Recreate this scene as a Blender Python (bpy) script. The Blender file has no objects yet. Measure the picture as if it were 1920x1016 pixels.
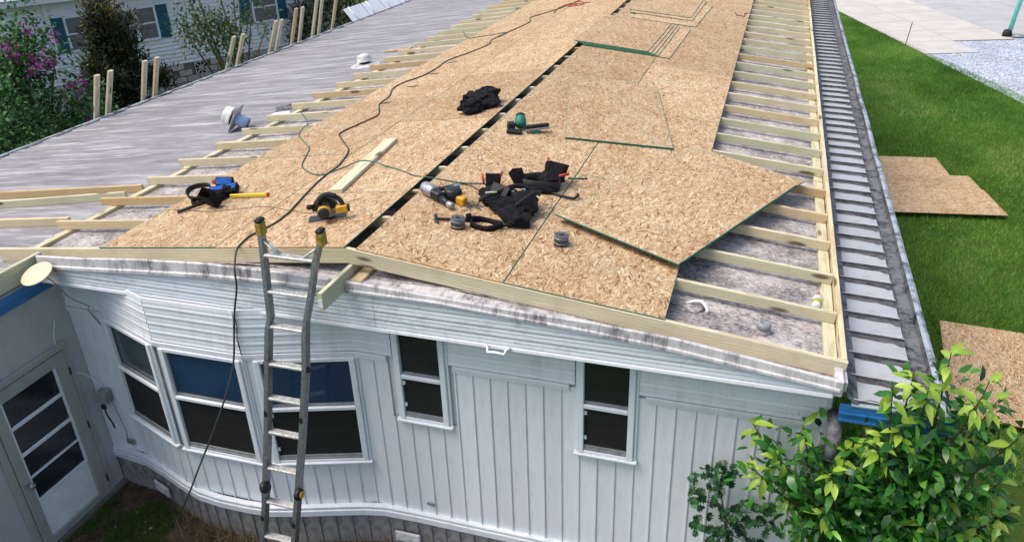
import bpy, bmesh, math, random
import numpy as np
from mathutils import Vector, Matrix, noise

sc = bpy.context.scene
R = math.radians
G = -3.2            # ground level; z = 0 is the ridge line of the new roof frame
PITCH = 0.115       # roof pitch (rise over run)

# ------------------------------------------------------------------ camera
def camera():
    yaw, pit, rol = R(18.565), R(27.264), R(-2.112)
    f = Vector((-math.sin(yaw)*math.cos(pit), math.cos(yaw)*math.cos(pit), -math.sin(pit)))
    r = Vector((math.cos(yaw), math.sin(yaw), 0)); u = r.cross(f)
    r2 = r*math.cos(rol)+u*math.sin(rol); u2 = -r*math.sin(rol)+u*math.cos(rol)
    cd = bpy.data.cameras.new('camera'); co = bpy.data.objects.new('camera', cd)
    sc.collection.objects.link(co)
    m = Matrix((r2, u2, -f)).transposed().to_4x4(); m.translation = (3.014, -4.910, 2.641)
    co.matrix_world = m
    cd.sensor_width = 36; cd.lens = 1477/1920*36; cd.clip_start = .05; cd.clip_end = 600
    sc.camera = co
camera()

# ------------------------------------------------------------------ light
SUN_DIR = Vector((-.44, -.22, .87)).normalized()
w = bpy.data.worlds.new('World'); sc.world = w; w.use_nodes = True
nt = w.node_tree; bg = nt.nodes['Background']
sky = nt.nodes.new('ShaderNodeTexSky'); sky.sky_type = 'NISHITA'; sky.sun_disc = False
sky.sun_elevation = math.asin(SUN_DIR.z); sky.sun_rotation = math.atan2(SUN_DIR.x, SUN_DIR.y)
sky.air_density = 1.0; sky.dust_density = 4.0; sky.ozone_density = 1.0
nt.links.new(sky.outputs[0], bg.inputs[0]); bg.inputs[1].default_value = 0.15
sd = bpy.data.lights.new('sun', 'SUN'); sd.energy = 1.35; sd.angle = R(32); sd.color = (1, .95, .88)
so = bpy.data.objects.new('sun', sd); sc.collection.objects.link(so)
so.rotation_euler = SUN_DIR.to_track_quat('Z', 'Y').to_euler(); so.location = (-20, 10, 30)
vs = sc.view_settings; vs.view_transform = 'Standard'; vs.look = 'None'; vs.gamma = 1; vs.use_curve_mapping = False
vs.exposure = 0.72
sc.cycles.max_bounces = 6; sc.cycles.use_denoising = True

# ------------------------------------------------------------------ node helpers
def lin(h):
    h = h.lstrip('#'); c = [int(h[i:i+2], 16)/255 for i in (0, 2, 4)]
    return tuple((x/12.92 if x <= .04045 else ((x+.055)/1.055)**2.4) for x in c)+(1,)
class NT:
    def __init__(s, name, rough=.6, metal=0., spec=.4):
        s.m = bpy.data.materials.new(name); s.m.use_nodes = True; s.t = s.m.node_tree
        s.b = s.t.nodes['Principled BSDF']; s.b.inputs['Roughness'].default_value = rough
        s.b.inputs['Metallic'].default_value = metal; s.b.inputs['Specular IOR Level'].default_value = spec
    def n(s, typ, **kw):
        nd = s.t.nodes.new('ShaderNode'+typ)
        for k, v in kw.items():
            if k.startswith('i_'):
                key = k[2:]; key = int(key) if key.isdigit() else key.replace('_', ' ')
                s.put(nd.inputs[key], v)
            else: setattr(nd, k, v)
        return nd
    def put(s, sock, v):
        if hasattr(v, 'links') and hasattr(v, 'is_output'): s.t.links.new(v, sock)
        else: sock.default_value = v
    def obj(s, shift=True):
        tc = s.n('TexCoord').outputs['Object']
        if not shift: return tc
        oi = s.n('ObjectInfo').outputs['Random']
        k = s.n('Math', operation='MULTIPLY', i_0=oi, i_1=57.).outputs[0]
        c = s.n('CombineXYZ', i_0=k, i_1=k, i_2=k).outputs[0]
        return s.n('VectorMath', operation='ADD', i_0=tc, i_1=c).outputs[0]
    def map(s, vec, scale=(1, 1, 1), rot=(0, 0, 0), loc=(0, 0, 0)):
        return s.n('Mapping', i_Vector=vec, i_Scale=scale, i_Rotation=rot, i_Location=loc).outputs[0]
    def noise(s, vec, scale, detail=4, rough=.6, dist=0.):
        return s.n('TexNoise', i_Vector=vec, i_Scale=scale, i_Detail=detail, i_Roughness=rough, i_Distortion=dist).outputs[0]
    def ramp(s, fac, stops):
        nd = s.n('ValToRGB', i_Fac=fac); cr = nd.color_ramp
        while len(cr.elements) > 1: cr.elements.remove(cr.elements[-1])
        for i, (p, c) in enumerate(stops):
            e = cr.elements[0] if i == 0 else cr.elements.new(p)
            e.position = p; e.color = c if len(c) == 4 else tuple(c)+(1,)
        return nd.outputs[0]
    def mix(s, fac, a, b, mode='MIX'):
        nd = s.n('Mix', data_type='RGBA', blend_type=mode)
        s.put(nd.inputs[0], fac); s.put(nd.inputs[6], a); s.put(nd.inputs[7], b)
        return nd.outputs[2]
    def math(s, op, a, b=0., c=0.):
        return s.n('Math', operation=op, i_0=a, i_1=b, i_2=c).outputs[0]
    def base(s, c): s.put(s.b.inputs['Base Color'], c); return s
    def rough(s, c): s.put(s.b.inputs['Roughness'], c); return s
    def bump(s, h, strength=.3, dist=.01):
        s.t.links.new(s.n('Bump', i_Strength=strength, i_Distance=dist, i_Height=h).outputs[0], s.b.inputs['Normal']); return s
def g(v): return (v, v, v, 1)
M = {}
def flat(name, col, rough=.6, metal=0., var=.12, scale=6., spec=.4, bump=0.):
    """One colour with soft blotches of wear."""
    t = NT(name, rough, metal, spec); v = t.obj()
    c = lin(col) if isinstance(col, str) else tuple(col)+(1,)
    nz = t.noise(v, scale, 5)
    k = t.ramp(nz, [(.3, g(1-var)), (.7, g(1+var*.4))])
    t.base(t.mix(1., c, k, 'MULTIPLY'))
    if bump: t.bump(t.noise(v, scale*12, 4), bump, .004)
    M[name] = t.m; return t.m

def osb(name, nails=False):
    t = NT(name, .75, 0, .25); v = t.obj()
    wob = t.n('TexNoise', i_Vector=v, i_Scale=3.5, i_Detail=2).outputs['Color']
    v = t.n('VectorMath', operation='MULTIPLY_ADD', i_0=wob, i_1=(.035, .035, 0), i_2=v).outputs[0]
    best = col = None
    for i, (a, L, W) in enumerate(((5, .085, .0105), (-28, .07, .010), (32, .075, .0095), (66, .05, .010), (-52, .055, .010), (14, .045, .007), (-14, .09, .012), (45, .04, .006))):
        c = t.n('TexVoronoi', voronoi_dimensions='2D', i_Scale=1., i_Randomness=1.,
                i_Vector=t.map(t.map(v, rot=(0, 0, R(a)), loc=(i*3.7, i*1.9, 0)), (1/L, 1/W, 1))).outputs['Color']
        s = t.n('SeparateColor', i_Color=c)
        if best is None: best, col = s.outputs[0], s.outputs[1]
        else:
            gt = t.math('GREATER_THAN', s.outputs[0], best)
            m = t.n('Mix', data_type='FLOAT'); t.put(m.inputs[0], gt); t.put(m.inputs[2], col); t.put(m.inputs[3], s.outputs[1]); col = m.outputs[0]
            best = t.math('MAXIMUM', best, s.outputs[0])
    c = t.ramp(col, [(0., lin('#5e412c')), (.10, lin('#836144')), (.25, lin('#a3825d')), (.5, lin('#b2946d')), (.78, lin('#c0a681')), (1., lin('#d8c8a8'))])
    grain = t.noise(t.map(v, (14, 60, 1)), 3, 4)
    c = t.mix(.5, c, t.ramp(grain, [(.3, g(.72)), (.65, g(1.08))]), 'MULTIPLY')
    big = t.noise(v, 1.3, 4, .65)
    c = t.mix(1., c, t.ramp(big, [(.28, (.86, .80, .74, 1)), (.5, g(1.)), (.75, (1.06, 1.06, 1.06, 1))]), 'MULTIPLY')
    dust = t.noise(v, 2.6, 6, .7)
    c = t.mix(t.ramp(dust, [(.53, g(0)), (.70, g(.5))]), c, lin('#b3a58e'))
    oi = t.n('ObjectInfo').outputs['Random']
    c = t.mix(1., c, t.ramp(oi, [(0, (.86, .84, .82, 1)), (.5, g(1.)), (1, (1.07, 1.08, 1.10, 1))]), 'MULTIPLY')
    if nails:                                  # rows of nail heads over the rafters
        q = t.n('SeparateXYZ', i_0=t.n('TexCoord').outputs['Object'])
        dx = t.math('MULTIPLY', t.math('SUBTRACT', t.math('FRACT', t.math('DIVIDE', q.outputs[0], .636)), .5), .636)
        dy = t.math('MULTIPLY', t.math('SUBTRACT', t.math('FRACT', t.math('DIVIDE', q.outputs[1], .19)), .5), .19)
        rr = t.math('SQRT', t.math('ADD', t.math('MULTIPLY', dx, dx), t.math('MULTIPLY', dy, dy)))
        c = t.mix(t.math('MULTIPLY', t.math('LESS_THAN', rr, .0065), .75), c, lin('#3a3532'))
    t.base(c); t.bump(col, .25, .002)
    M[name] = t.m
osb('osb'); osb('osb_nailed', True)
def lumber_mat():
    t = NT('treated_pine', .7, 0, .25); tc = t.obj()
    oi = t.n('ObjectInfo').outputs['Random']
    tone = t.ramp(oi, [(0., lin('#bda27a')), (.10, lin('#c6b896')), (.4, lin('#ccc2a6')), (.62, lin('#b9ba9d')), (.8, lin('#cfc4a5')), (.92, lin('#c8b590')), (1., lin('#bfa377'))])
    ring = t.n('TexWave', wave_type='BANDS', bands_direction='Z', i_Scale=16., i_Distortion=9., i_Detail=3., i_Detail_Scale=.8,
               i_Vector=t.map(tc, (.16, 1, 1))).outputs[1]
    c = t.mix(.55, tone, t.ramp(ring, [(0, (.70, .64, .52, 1)), (.55, g(1.)), (1, (1.08, 1.06, 1.02, 1))]), 'MULTIPLY')
    fine = t.noise(t.map(tc, (5, 90, 90)), 2.2, 4)
    c = t.mix(.45, c, t.ramp(fine, [(.3, g(.75)), (.62, g(1.08))]), 'MULTIPLY')
    kn = t.n('TexVoronoi', voronoi_dimensions='3D', i_Vector=t.map(tc, (2.2, 8., 8.)), i_Scale=1., i_Randomness=1.)
    kd = t.ramp(kn.outputs['Distance'], [(.15, g(1)), (.24, g(0))])
    kp = t.math('GREATER_THAN', t.n('SeparateColor', i_Color=kn.outputs['Color']).outputs[0], .35)
    c = t.mix(t.math('MULTIPLY', t.math('MULTIPLY', kd, kp), .85), c, lin('#4c3620'))
    st = t.noise(tc, 2.2, 5, .7)
    c = t.mix(t.ramp(st, [(.52, g(0)), (.8, g(.5))]), c, lin('#97835c'))
    t.base(c); t.bump(fine, .15, .002); M['pine'] = t.m
lumber_mat()
def roof_mats():
    # weathered coating with long streaks running down the slope
    t = NT('streaked_roof_coating', .6, 0, .3); v = t.obj(False)
    a = t.noise(t.map(v, (.55, 3.2, 1)), 1.5, 9, .74, .35)
    b = t.noise(t.map(v, (.42, 7, 1), loc=(7, 3, 0)), 1.7, 9, .76, .45)
    c = t.ramp(a, [(.30, lin('#5f5c5d')), (.44, lin('#787576')), (.56, lin('#8b8889')), (.70, lin('#a6a4a4'))])
    c = t.mix(t.ramp(b, [(.53, g(0)), (.63, g(.7))]), c, lin('#c6c4c1'))
    d = t.noise(t.map(v, (.6, 16, 1), loc=(1, 9, 0)), 2.4, 5, .6)
    c = t.mix(t.ramp(d, [(.56, g(0)), (.74, g(.4))]), c, lin('#615d5e'))
    t.base(c); t.bump(b, .2, .004); M['roof_streak'] = t.m
    # mottled, mildewed white coating between the rafters
    t = NT('mottled_roof_coating', .75, 0, .25); v = t.obj(False)
    a = t.noise(t.map(v, (1, 1.8, 1)), 26, 6, .8, .8); b = t.noise(v, 3.2, 5, .65)
    k = t.math('ADD', t.math('MULTIPLY', a, .72), t.math('MULTIPLY', b, .38))
    c = t.ramp(k, [(.41, lin('#393637')), (.49, lin('#706c6b')), (.56, lin('#a39e9b')), (.66, lin('#cbc7c3'))])
    rd = t.noise(v, 9, 4); c = t.mix(t.ramp(rd, [(.48, g(0)), (.72, g(.5))]), c, lin('#7c6257'))
    t.base(c); t.bump(a, .5, .006); M['roof_mottle'] = t.m
    # white flashing with grey run-off stains
    t = NT('stained_white_flashing', .5, 0, .35); v = t.obj(False)
    a = t.noise(t.map(v, (7, 3, 1.6)), 2.6, 8, .78); b = t.noise(v, 1.7, 6, .75)
    k = t.math('ADD', t.math('MULTIPLY', a, .6), t.math('MULTIPLY', b, .55))
    c = t.ramp(k, [(.43, lin('#4c474a')), (.50, lin('#827d7f')), (.57, lin('#b5b2b2')), (.68, lin('#cdcbc9'))])
    t.base(c); M['flash'] = t.m
roof_mats()
def siding(name, col, grime=.35, gcol='#5e6a6c', gscale=(6, 6, 1.2)):
    t = NT(name, .38, 0, .45); v = t.obj(False)
    oi = t.n('ObjectInfo').outputs['Random']
    c = t.mix(1., lin(col), t.ramp(oi, [(0, g(.94)), (1, g(1.04))]), 'MULTIPLY')
    a = t.noise(t.map(v, gscale), 1.8, 7, .72); b = t.noise(v, 1.1, 4, .6)
    k = t.math('ADD', t.math('MULTIPLY', a, .6), t.math('MULTIPLY', b, .45))
    c = t.mix(t.ramp(k, [(.52, g(0)), (.68, g(grime))]), c, lin(gcol))
    sp = t.n('TexVoronoi', i_Vector=v, i_Scale=5.5, i_Randomness=1.).outputs['Distance']
    c = t.mix(t.ramp(sp, [(.028, g(.75)), (.045, g(0))]), c, lin('#3a3f40'))
    t.base(c); t.rough(t.ramp(b, [(.3, g(.32)), (.7, g(.5))])); t.bump(t.noise(v, 3., 3), .08, .02)
    M[name] = t.m
siding('siding_blue', '#dde1e4', .28)
siding('fascia_blue', '#d3d9dd', .55, '#66716f', (3.5, 3.5, 5))
siding('trim_white', '#dbdfe2', .25)
siding('skirt_white', '#94918d', .95, '#3b3835', (7, 7, 4))
siding('addition_wall', '#b4b5b3', .3, '#6f7a70', (3, 3, 1.5))
siding('door_paint', '#a0a198', .3, '#6b6d5c', (3, 3, 1.5))
siding('neighbour_siding', '#e2e3e6', .15, '#7d8591', (1.5, 1.5, 6))
siding('awning_pan', '#a6a8aa', .6, '#4c4d50', (1.5, 4, 5))
def grimy(name, col, dark):
    t = NT(name, .7, 0, .3); v = t.obj()
    a = t.noise(v, 7, 7, .75); c = t.ramp(a, [(.38, lin(dark)), (.55, lin(col)), (.7, lin(col))])
    t.base(c); t.bump(a, .5, .008); M[name] = t.m
grimy('grime', '#5a5a5c', '#28282a'); grimy('lip_metal', '#9aa3aa', '#42474c'); grimy('gutter_dark', '#6c6e72', '#26272a')
flat('blue_metal', '#2f6ea6', .35, 0, .2); flat('blue_dark', '#244f75', .4, 0, .2)
flat('white_plastic', '#dfe2e2', .4, 0, .15); flat('vent_grey', '#8b8e8e', .6, 0, .35, 14); flat('vent_white', '#cbccc8', .6, 0, .4, 12); flat('vent_blue', '#a9c0dc', .5)
flat('green_edge', '#1f6a55', .7, 0, .35, 20); flat('green_wash', '#8a987c', .8, 0, .5, 25); flat('raw_edge', '#b48a5c', .8, 0, .35, 30)
flat('aluminium', '#8d9093', .38, .75, .4, 30); flat('aluminium_worn', '#c4c4c1', .5, .45, .45, 40)
flat('black_rubber', '#1b1b1c', .7); flat('black_cloth', '#1c1a1e', .9, 0, .6, 25, .2, .8); flat('webbing', '#333237', .85, 0, .4, 60); flat('black_leather', '#201d1f', .6, 0, .4, 18, .3)
flat('black_plastic', '#1d1e21', .45, 0, .3, 15); flat('yellow', '#d39a1e', .45, 0, .3, 20); flat('lemon', '#d9be28', .5, 0, .15, 8); flat('yellow_label', '#ab9232', .7, 0, .8, 60)
flat('tool_silver', '#a8abad', .4, .6, .5, 40); flat('tool_blue', '#1c56a0', .75, 0, .5, 24, .2, .4); flat('tool_green', '#1c6f5c', .5, 0, .3, 20)
flat('tool_red', '#b3312c', .6); flat('steel_dark', '#35373a', .45, .5, .3, 25); flat('nail_steel', '#6b6c70', .5, .4, .4, 60)
flat('cord_grey', '#3b4140', .6); flat('hose_green', '#2d5f55', .5, 0, .3, 8); flat('hose_red', '#a54a38', .6)
flat('dish_cream', '#cbbf9f', .5, 0, .12, 5); flat('clear_plastic', '#cfd6cf', .2, 0, .1); flat('drink', '#a9b45c', .2)
flat('mint_paint', '#74d3bd', .4, 0, .1); flat('teal_shutter', '#14586c', .6, 0, .25, 5); flat('concrete', '#b9b4ae', .85, 0, .14, 1.4, .2, .2)
flat('concrete_grey', '#a9a9a8', .85, 0, .16, 1.2, .2, .2); flat('block', '#b7b3ac', .9, 0, .35, 7, .2, .6); flat('mortar', '#77736c', .95, 0, .3, 9)
flat('bark', '#6b5c4b', .9, 0, .4, 20, .2, .6); flat('twig', '#4b3d30', .9, 0, .4, 20); flat('string_yellow', '#d5d3a0', .7)
flat('pouch_tan', '#6f5a45', .8); flat('gap_dark', '#15171a', .9); flat('paper', '#d8d8d4', .8)
def glass(name, col, rough=.08, spec=.5, trans=0.):
    t = NT(name, rough, 0, spec); v = t.obj()
    nz = t.noise(t.map(v, (1, 1, 5)), 3, 4)
    t.base(t.mix(1., lin(col), t.ramp(nz, [(.3, g(.7)), (.7, g(1.2))]), 'MULTIPLY')); M[name] = t.m
glass('dark_glass', '#24282b', .16, .5); glass('screen_mesh', '#242323', .6, .25); glass('tint_glass', '#31424c', .14); glass('curtain', '#6c6a6e', .3)
flat('blind', '#4c7495', .5, 0, .2, 3)
def clear_glass(name, tint):
    t = NT(name); out = t.t.nodes['Material Output']
    fc = t.n('LayerWeight', i_Blend=.5).outputs['Facing']; fr = t.math('MULTIPLY_ADD', t.math('POWER', fc, 4.), .7, .04)
    tr = t.n('BsdfTransparent', i_Color=lin(tint)); gl = t.n('BsdfGlossy', i_Color=g(.95), i_Roughness=.04)
    mx = t.n('MixShader', i_Fac=fr); t.t.links.new(tr.outputs[0], mx.inputs[1]); t.t.links.new(gl.outputs[0], mx.inputs[2])
    t.t.links.new(mx.outputs[0], out.inputs[0]); M[name] = t.m
clear_glass('clear_glass', '#a9b8c0')
def lawn_mat():
    t = NT('lawn_soil', .95, 0, .1); v = t.obj(False)
    a = t.noise(v, .35, 6, .65); b = t.noise(v, 30, 4, .7)
    c = t.ramp(a, [(.3, lin('#33451a')), (.55, lin('#4a5f26')), (.75, lin('#5d7031'))])
    c = t.mix(.6, c, t.ramp(b, [(.3, g(.45)), (.7, g(1.1))]), 'MULTIPLY')
    t.base(c); t.bump(b, .6, .03); M['lawn'] = t.m
    t = NT('bare_dirt', .95, 0, .1); v = t.obj(False)
    a = t.noise(v, 5, 7, .7); t.base(t.ramp(a, [(.3, lin('#2e261f')), (.6, lin('#57493b')), (.8, lin('#7b6c5c'))])); t.bump(a, .8, .03); M['dirt'] = t.m
    t = NT('blue_gravel', .95, 0, .15); v = t.obj(False)
    a = t.n('TexVoronoi', i_Vector=v, i_Scale=26.).outputs['Color']; s = t.n('SeparateColor', i_Color=a).outputs[0]
    b = t.noise(v, .9, 4)
    c = t.ramp(s, [(0., lin('#6d7581')), (.5, lin('#a2abb8')), (1., lin('#d3d9e0'))])
    c = t.mix(1., c, t.ramp(b, [(.3, g(.85)), (.7, g(1.08))]), 'MULTIPLY'); t.base(c); t.bump(s, .8, .02); M['gravel'] = t.m
lawn_mat()
def leaf(name, cols, rough=.5, spec=.35, trans=.25):
    t = NT(name, rough, 0, spec)
    at = t.n('Attribute', attribute_name='v').outputs['Fac']
    c = t.ramp(at, [(i/max(1, len(cols)-1), lin(x)) for i, x in enumerate(cols)])
    t.base(c)
    tr = t.n('BsdfTranslucent', i_Color=c); mx = t.n('MixShader', i_Fac=trans)
    t.t.links.new(t.b.outputs[0], mx.inputs[1]); t.t.links.new(tr.outputs[0], mx.inputs[2])
    t.t.links.new(mx.outputs[0], t.t.nodes['Material Output'].inputs[0]); M[name] = t.m
def leaf_solid(name, cols, rough=.35, spec=.5, trans=.25):
    """Leaf objects that share a mesh: the tone comes from the object's random number."""
    t = NT(name, rough, 0, spec); oi = t.n('ObjectInfo').outputs['Random']
    c = t.ramp(oi, [(i/max(1, len(cols)-1), lin(x)) for i, x in enumerate(cols)]); t.base(c)
    tr = t.n('BsdfTranslucent', i_Color=c); mx = t.n('MixShader', i_Fac=trans)
    t.t.links.new(t.b.outputs[0], mx.inputs[1]); t.t.links.new(tr.outputs[0], mx.inputs[2])
    t.t.links.new(mx.outputs[0], t.t.nodes['Material Output'].inputs[0]); M[name] = t.m
leaf('leaf_bush', ['#1f4020', '#305a2a', '#457a35', '#6a8f48'])
leaf('leaf_croton', ['#1b1f15', '#252f1b', '#33401f', '#3d3c1e', '#6a581e', '#93701f'])
leaf('leaf_tree', ['#27401f', '#3a5a2a', '#4f7434', '#6f5a3a'])
leaf('leaf_dark', ['#182414', '#26351b', '#3a4a28', '#5a5230'])
leaf('bract', ['#5d1856', '#831f7a', '#a92a99', '#6f2450'], .6)
leaf('grass_blade', ['#315818', '#4b7f24', '#649a33', '#86b04c', '#abb271'], .6, .25, .35)
leaf('grass_dim', ['#27401a', '#365a20', '#4c7229', '#68673c'], .7, .2, .3)
leaf('weed', ['#3a3226', '#5a4b38', '#7b6a4e', '#4e5a30'], .8, .2, .2)
leaf('leaf_old', ['#1a451a', '#2d6623', '#4a8a2d', '#78ac3f'], .32, .5)
leaf_solid('leaf_shrub_dark', ['#1d4a1d', '#2f6826', '#478630', '#5f9c38'])
leaf_solid('leaf_shrub_young', ['#7ea535', '#9cbd42', '#b2cd52', '#88ad3a'], .35, .5, .4)
leaf_solid('leaf_oak', ['#1c4022', '#28552b', '#3a6a38'])

# ------------------------------------------------------------------ object helpers
col = sc.collection
WM = {}
def put(o, parent, m):
    """Link o so that its world matrix is m; parts hang under their thing."""
    col.objects.link(o); WM[o] = m
    if parent is not None:
        o.parent = parent; o.matrix_basis = WM[parent].inverted() @ m
    else: o.matrix_basis = m
    return o
I4 = Matrix.Identity(4)
def T(x, y, z, rz=0, rx=0, ry=0): return Matrix.Translation((x, y, z)) @ Matrix.Rotation(rz, 4, 'Z') @ Matrix.Rotation(ry, 4, 'Y') @ Matrix.Rotation(rx, 4, 'X')
def tag(o, label=None, cat=None, group=None, kind=None):
    if label: o['label'] = label
    if cat: o['category'] = cat
    if group: o['group'] = group
    if kind: o['kind'] = kind
    return o
def thing(name, label, cat, m=I4, group=None):
    o = bpy.data.objects.new(name, None); o.empty_display_size = .1
    put(o, None, m); return tag(o, label, cat, group)
class B:
    """Collects shapes for ONE mesh object."""
    def __init__(s): s.v = []; s.f = []; s.mi = []; s.sm = []
    def add(s, vs, fs, mi=0, m=None, smooth=False):
        k = len(s.v)
        s.v += [tuple((m @ Vector(p)) if m is not None else p) for p in vs]
        for f in fs: s.f.append(tuple(i+k for i in f)); s.mi.append(mi); s.sm.append(smooth)
        return s
    def box(s, x0, x1, y0, y1, z0, z1, mi=0, m=None, c=0.):
        """Box; c chamfers its twelve edges."""
        if c <= 0:
            vs = [(x, y, z) for z in (z0, z1) for y in (y0, y1) for x in (x0, x1)]
            return s.add(vs, [(0, 2, 3, 1), (4, 5, 7, 6), (0, 1, 5, 4), (2, 6, 7, 3), (0, 4, 6, 2), (1, 3, 7, 5)], mi, m)
        bm = bmesh.new(); bmesh.ops.create_cube(bm, size=1)
        for v in bm.verts:
            v.co = ((x0+x1)/2+v.co.x*(x1-x0), (y0+y1)/2+v.co.y*(y1-y0), (z0+z1)/2+v.co.z*(z1-z0))
        bmesh.ops.bevel(bm, geom=bm.edges[:], offset=c, segments=1, affect='EDGES')
        bm.verts.index_update()
        s.add([tuple(v.co) for v in bm.verts], [tuple(v.index for v in f.verts) for f in bm.faces], mi, m); bm.free(); return s
    def tube(s, pts, r, n=8, mi=0, m=None, cap=True, smooth=True):
        pts = [Vector(p) for p in pts]; rs = r if isinstance(r, (list, tuple)) else [r]*len(pts)
        vs = []; fs = []; up = None
        for i, p in enumerate(pts):
            d = (pts[min(i+1, len(pts)-1)]-pts[max(i-1, 0)]).normalized()
            if up is None: up = Vector((0, 0, 1)) if abs(d.z) < .9 else Vector((1, 0, 0))
            a = (up-d*up.dot(d)).normalized(); b = d.cross(a); up = a
            vs += [tuple(p+(a*math.cos(t)+b*math.sin(t))*rs[i]) for t in (2*math.pi*k/n for k in range(n))]
        for i in range(len(pts)-1):
            for k in range(n): fs.append((i*n+k, i*n+(k+1) % n, (i+1)*n+(k+1) % n, (i+1)*n+k))
        if cap: fs += [tuple(range(n))[::-1], tuple(range((len(pts)-1)*n, len(pts)*n))]
        return s.add(vs, fs, mi, m, smooth)
    def lathe(s, prof, n=24, mi=0, m=None, smooth=True):
        """prof = [(radius, z)...] about local Z."""
        vs = [(r*math.cos(2*math.pi*k/n), r*math.sin(2*math.pi*k/n), z) for r, z in prof for k in range(n)]
        fs = [(i*n+k, i*n+(k+1) % n, (i+1)*n+(k+1) % n, (i+1)*n+k) for i in range(len(prof)-1) for k in range(n)]
        fs += [tuple(range(n))[::-1], tuple(range((len(prof)-1)*n, len(prof)*n))]
        return s.add(vs, fs, mi, m, smooth)
    def prism(s, poly, z0, z1, mi=0, m=None):
        n = len(poly); vs = [(x, y, z0) for x, y in poly]+[(x, y, z1) for x, y in poly]
        fs = [tuple(range(n))[::-1], tuple(range(n, 2*n))]+[(i, (i+1) % n, n+(i+1) % n, n+i) for i in range(n)]
        return s.add(vs, fs, mi, m)
    def sweep(s, prof, path, mi=0, smooth=False, m=None):
        """prof = closed [(out, up)...], path = [(x, y, z)...]; 'out' is to the right of the path, flat."""
        P = [Vector(p) for p in path]; n = len(prof); vs = []
        for i, p in enumerate(P):
            d0 = (P[i]-P[i-1]) if i else (P[1]-P[0]); d1 = (P[i+1]-P[i]) if i < len(P)-1 else d0
            d0 = Vector((d0.x, d0.y, 0)).normalized(); d1 = Vector((d1.x, d1.y, 0)).normalized()
            d = (d0+d1).normalized(); o = Vector((d.y, -d.x, 0))/max(.3, d.dot(d1))
            vs += [tuple(p+o*a+Vector((0, 0, b))) for a, b in prof]
        fs = [(i*n+k, i*n+(k+1) % n, (i+1)*n+(k+1) % n, (i+1)*n+k) for i in range(len(P)-1) for k in range(n)]
        fs += [tuple(range(n))[::-1], tuple(range((len(P)-1)*n, len(P)*n))]
        return s.add(vs, fs, mi, m, smooth)
    def mesh(s, name, mats):
        me = bpy.data.meshes.new(name); me.from_pydata(s.v, [], s.f)
        for k in (mats if isinstance(mats, (list, tuple)) else [mats]): me.materials.append(M[k])
        me.polygons.foreach_set('material_index', s.mi); me.polygons.foreach_set('use_smooth', s.sm)
        bm = bmesh.new(); bm.from_mesh(me); bmesh.ops.recalc_face_normals(bm, faces=bm.faces); bm.to_mesh(me); bm.free()
        me.update(); return me
    def build(s, name, mats, parent=None, m=None, local=True):
        """local: coordinates are the parent's own; otherwise world."""
        base = WM[parent] if (parent is not None and local) else I4
        return put(bpy.data.objects.new(name, s.mesh(name, mats)), parent, base @ (m if m is not None else I4))
def wbuild(b, name, mats, parent=None): return b.build(name, mats, parent, None, False)
def inst(name, me, parent, m): return put(bpy.data.objects.new(name, me), parent, m)
def frame(p0, p1, up=(0, 0, 1)):
    """Matrix at the middle of p0-p1 with X along it and Z close to up."""
    p0 = Vector(p0); p1 = Vector(p1); x = (p1-p0).normalized(); u = Vector(up)
    z = (u-x*u.dot(x)).normalized(); y = z.cross(x)
    m = Matrix((x, y, z)).transposed().to_4x4(); m.translation = (p0+p1)/2; return m
_lum = {}
def lumber(name, p0, p1, wd, ht, parent=None, up=(0, 0, 1), mat='pine'):
    """A planed board with eased edges: top centre line p0-p1, hanging ht below it."""
    L = round((Vector(p1)-Vector(p0)).length, 2); key = (L, wd, ht, mat)
    if key not in _lum:
        c = .004; a, h = wd/2, ht
        prof = [(-a+c, 0), (a-c, 0), (a, -c), (a, -h+c), (a-c, -h), (-a+c, -h), (-a, -h+c), (-a, -c)]
        vs = [(x, y, z) for x in (-L/2, L/2) for y, z in prof]
        fs = [tuple(range(8)), tuple(range(8, 16))[::-1]]+[(i, (i+1) % 8, 8+(i+1) % 8, 8+i) for i in range(8)]
        _lum[key] = B().add(vs, fs).mesh('board', mat)
    return inst(name, _lum[key], parent, frame(p0, p1, up))
_sh = {}
def sheet_mesh(L, W, raw=(), fixed=False):
    """Strand board, L along X; the edges named in raw ('x-', 'x+', 'y-', 'y+') are unpainted."""
    key = (round(L, 3), round(W, 3), tuple(raw), fixed)
    if key not in _sh:
        a, b, t = L/2, W/2, .0118; bb = B()
        vs = [(-a, -b, 0), (a, -b, 0), (a, b, 0), (-a, b, 0), (-a, -b, t), (a, -b, t), (a, b, t), (-a, b, t)]
        e = lambda k: 2 if k in raw else 1
        for f, mi in (((0, 3, 2, 1), 0), ((0, 1, 5, 4), e('y-')), ((2, 3, 7, 6), e('y+')), ((0, 4, 7, 3), e('x-')), ((1, 2, 6, 5), e('x+'))):
            bb.f.append(f); bb.mi.append(mi); bb.sm.append(False)
        q = .003 if fixed else .007; bb.v = vs+[(-a+q, -b+q, t), (a-q, -b+q, t), (a-q, b-q, t), (-a+q, b-q, t)]
        w_ = lambda k: 0 if k in raw else 3                       # paint that wrapped over the top margin
        for f, mi in (((8, 9, 10, 11), 0), ((4, 5, 9, 8), w_('y-')), ((5, 6, 10, 9), w_('x+')), ((6, 7, 11, 10), w_('y+')), ((7, 4, 8, 11), w_('x-'))):
            bb.f.append(f); bb.mi.append(mi); bb.sm.append(False)
        _sh[key] = bb.mesh('sheet', ['osb_nailed' if fixed else 'osb', 'green_edge', 'raw_edge', 'green_wash'])
    return _sh[key]
def deckz(x): return -PITCH*abs(x)
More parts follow.
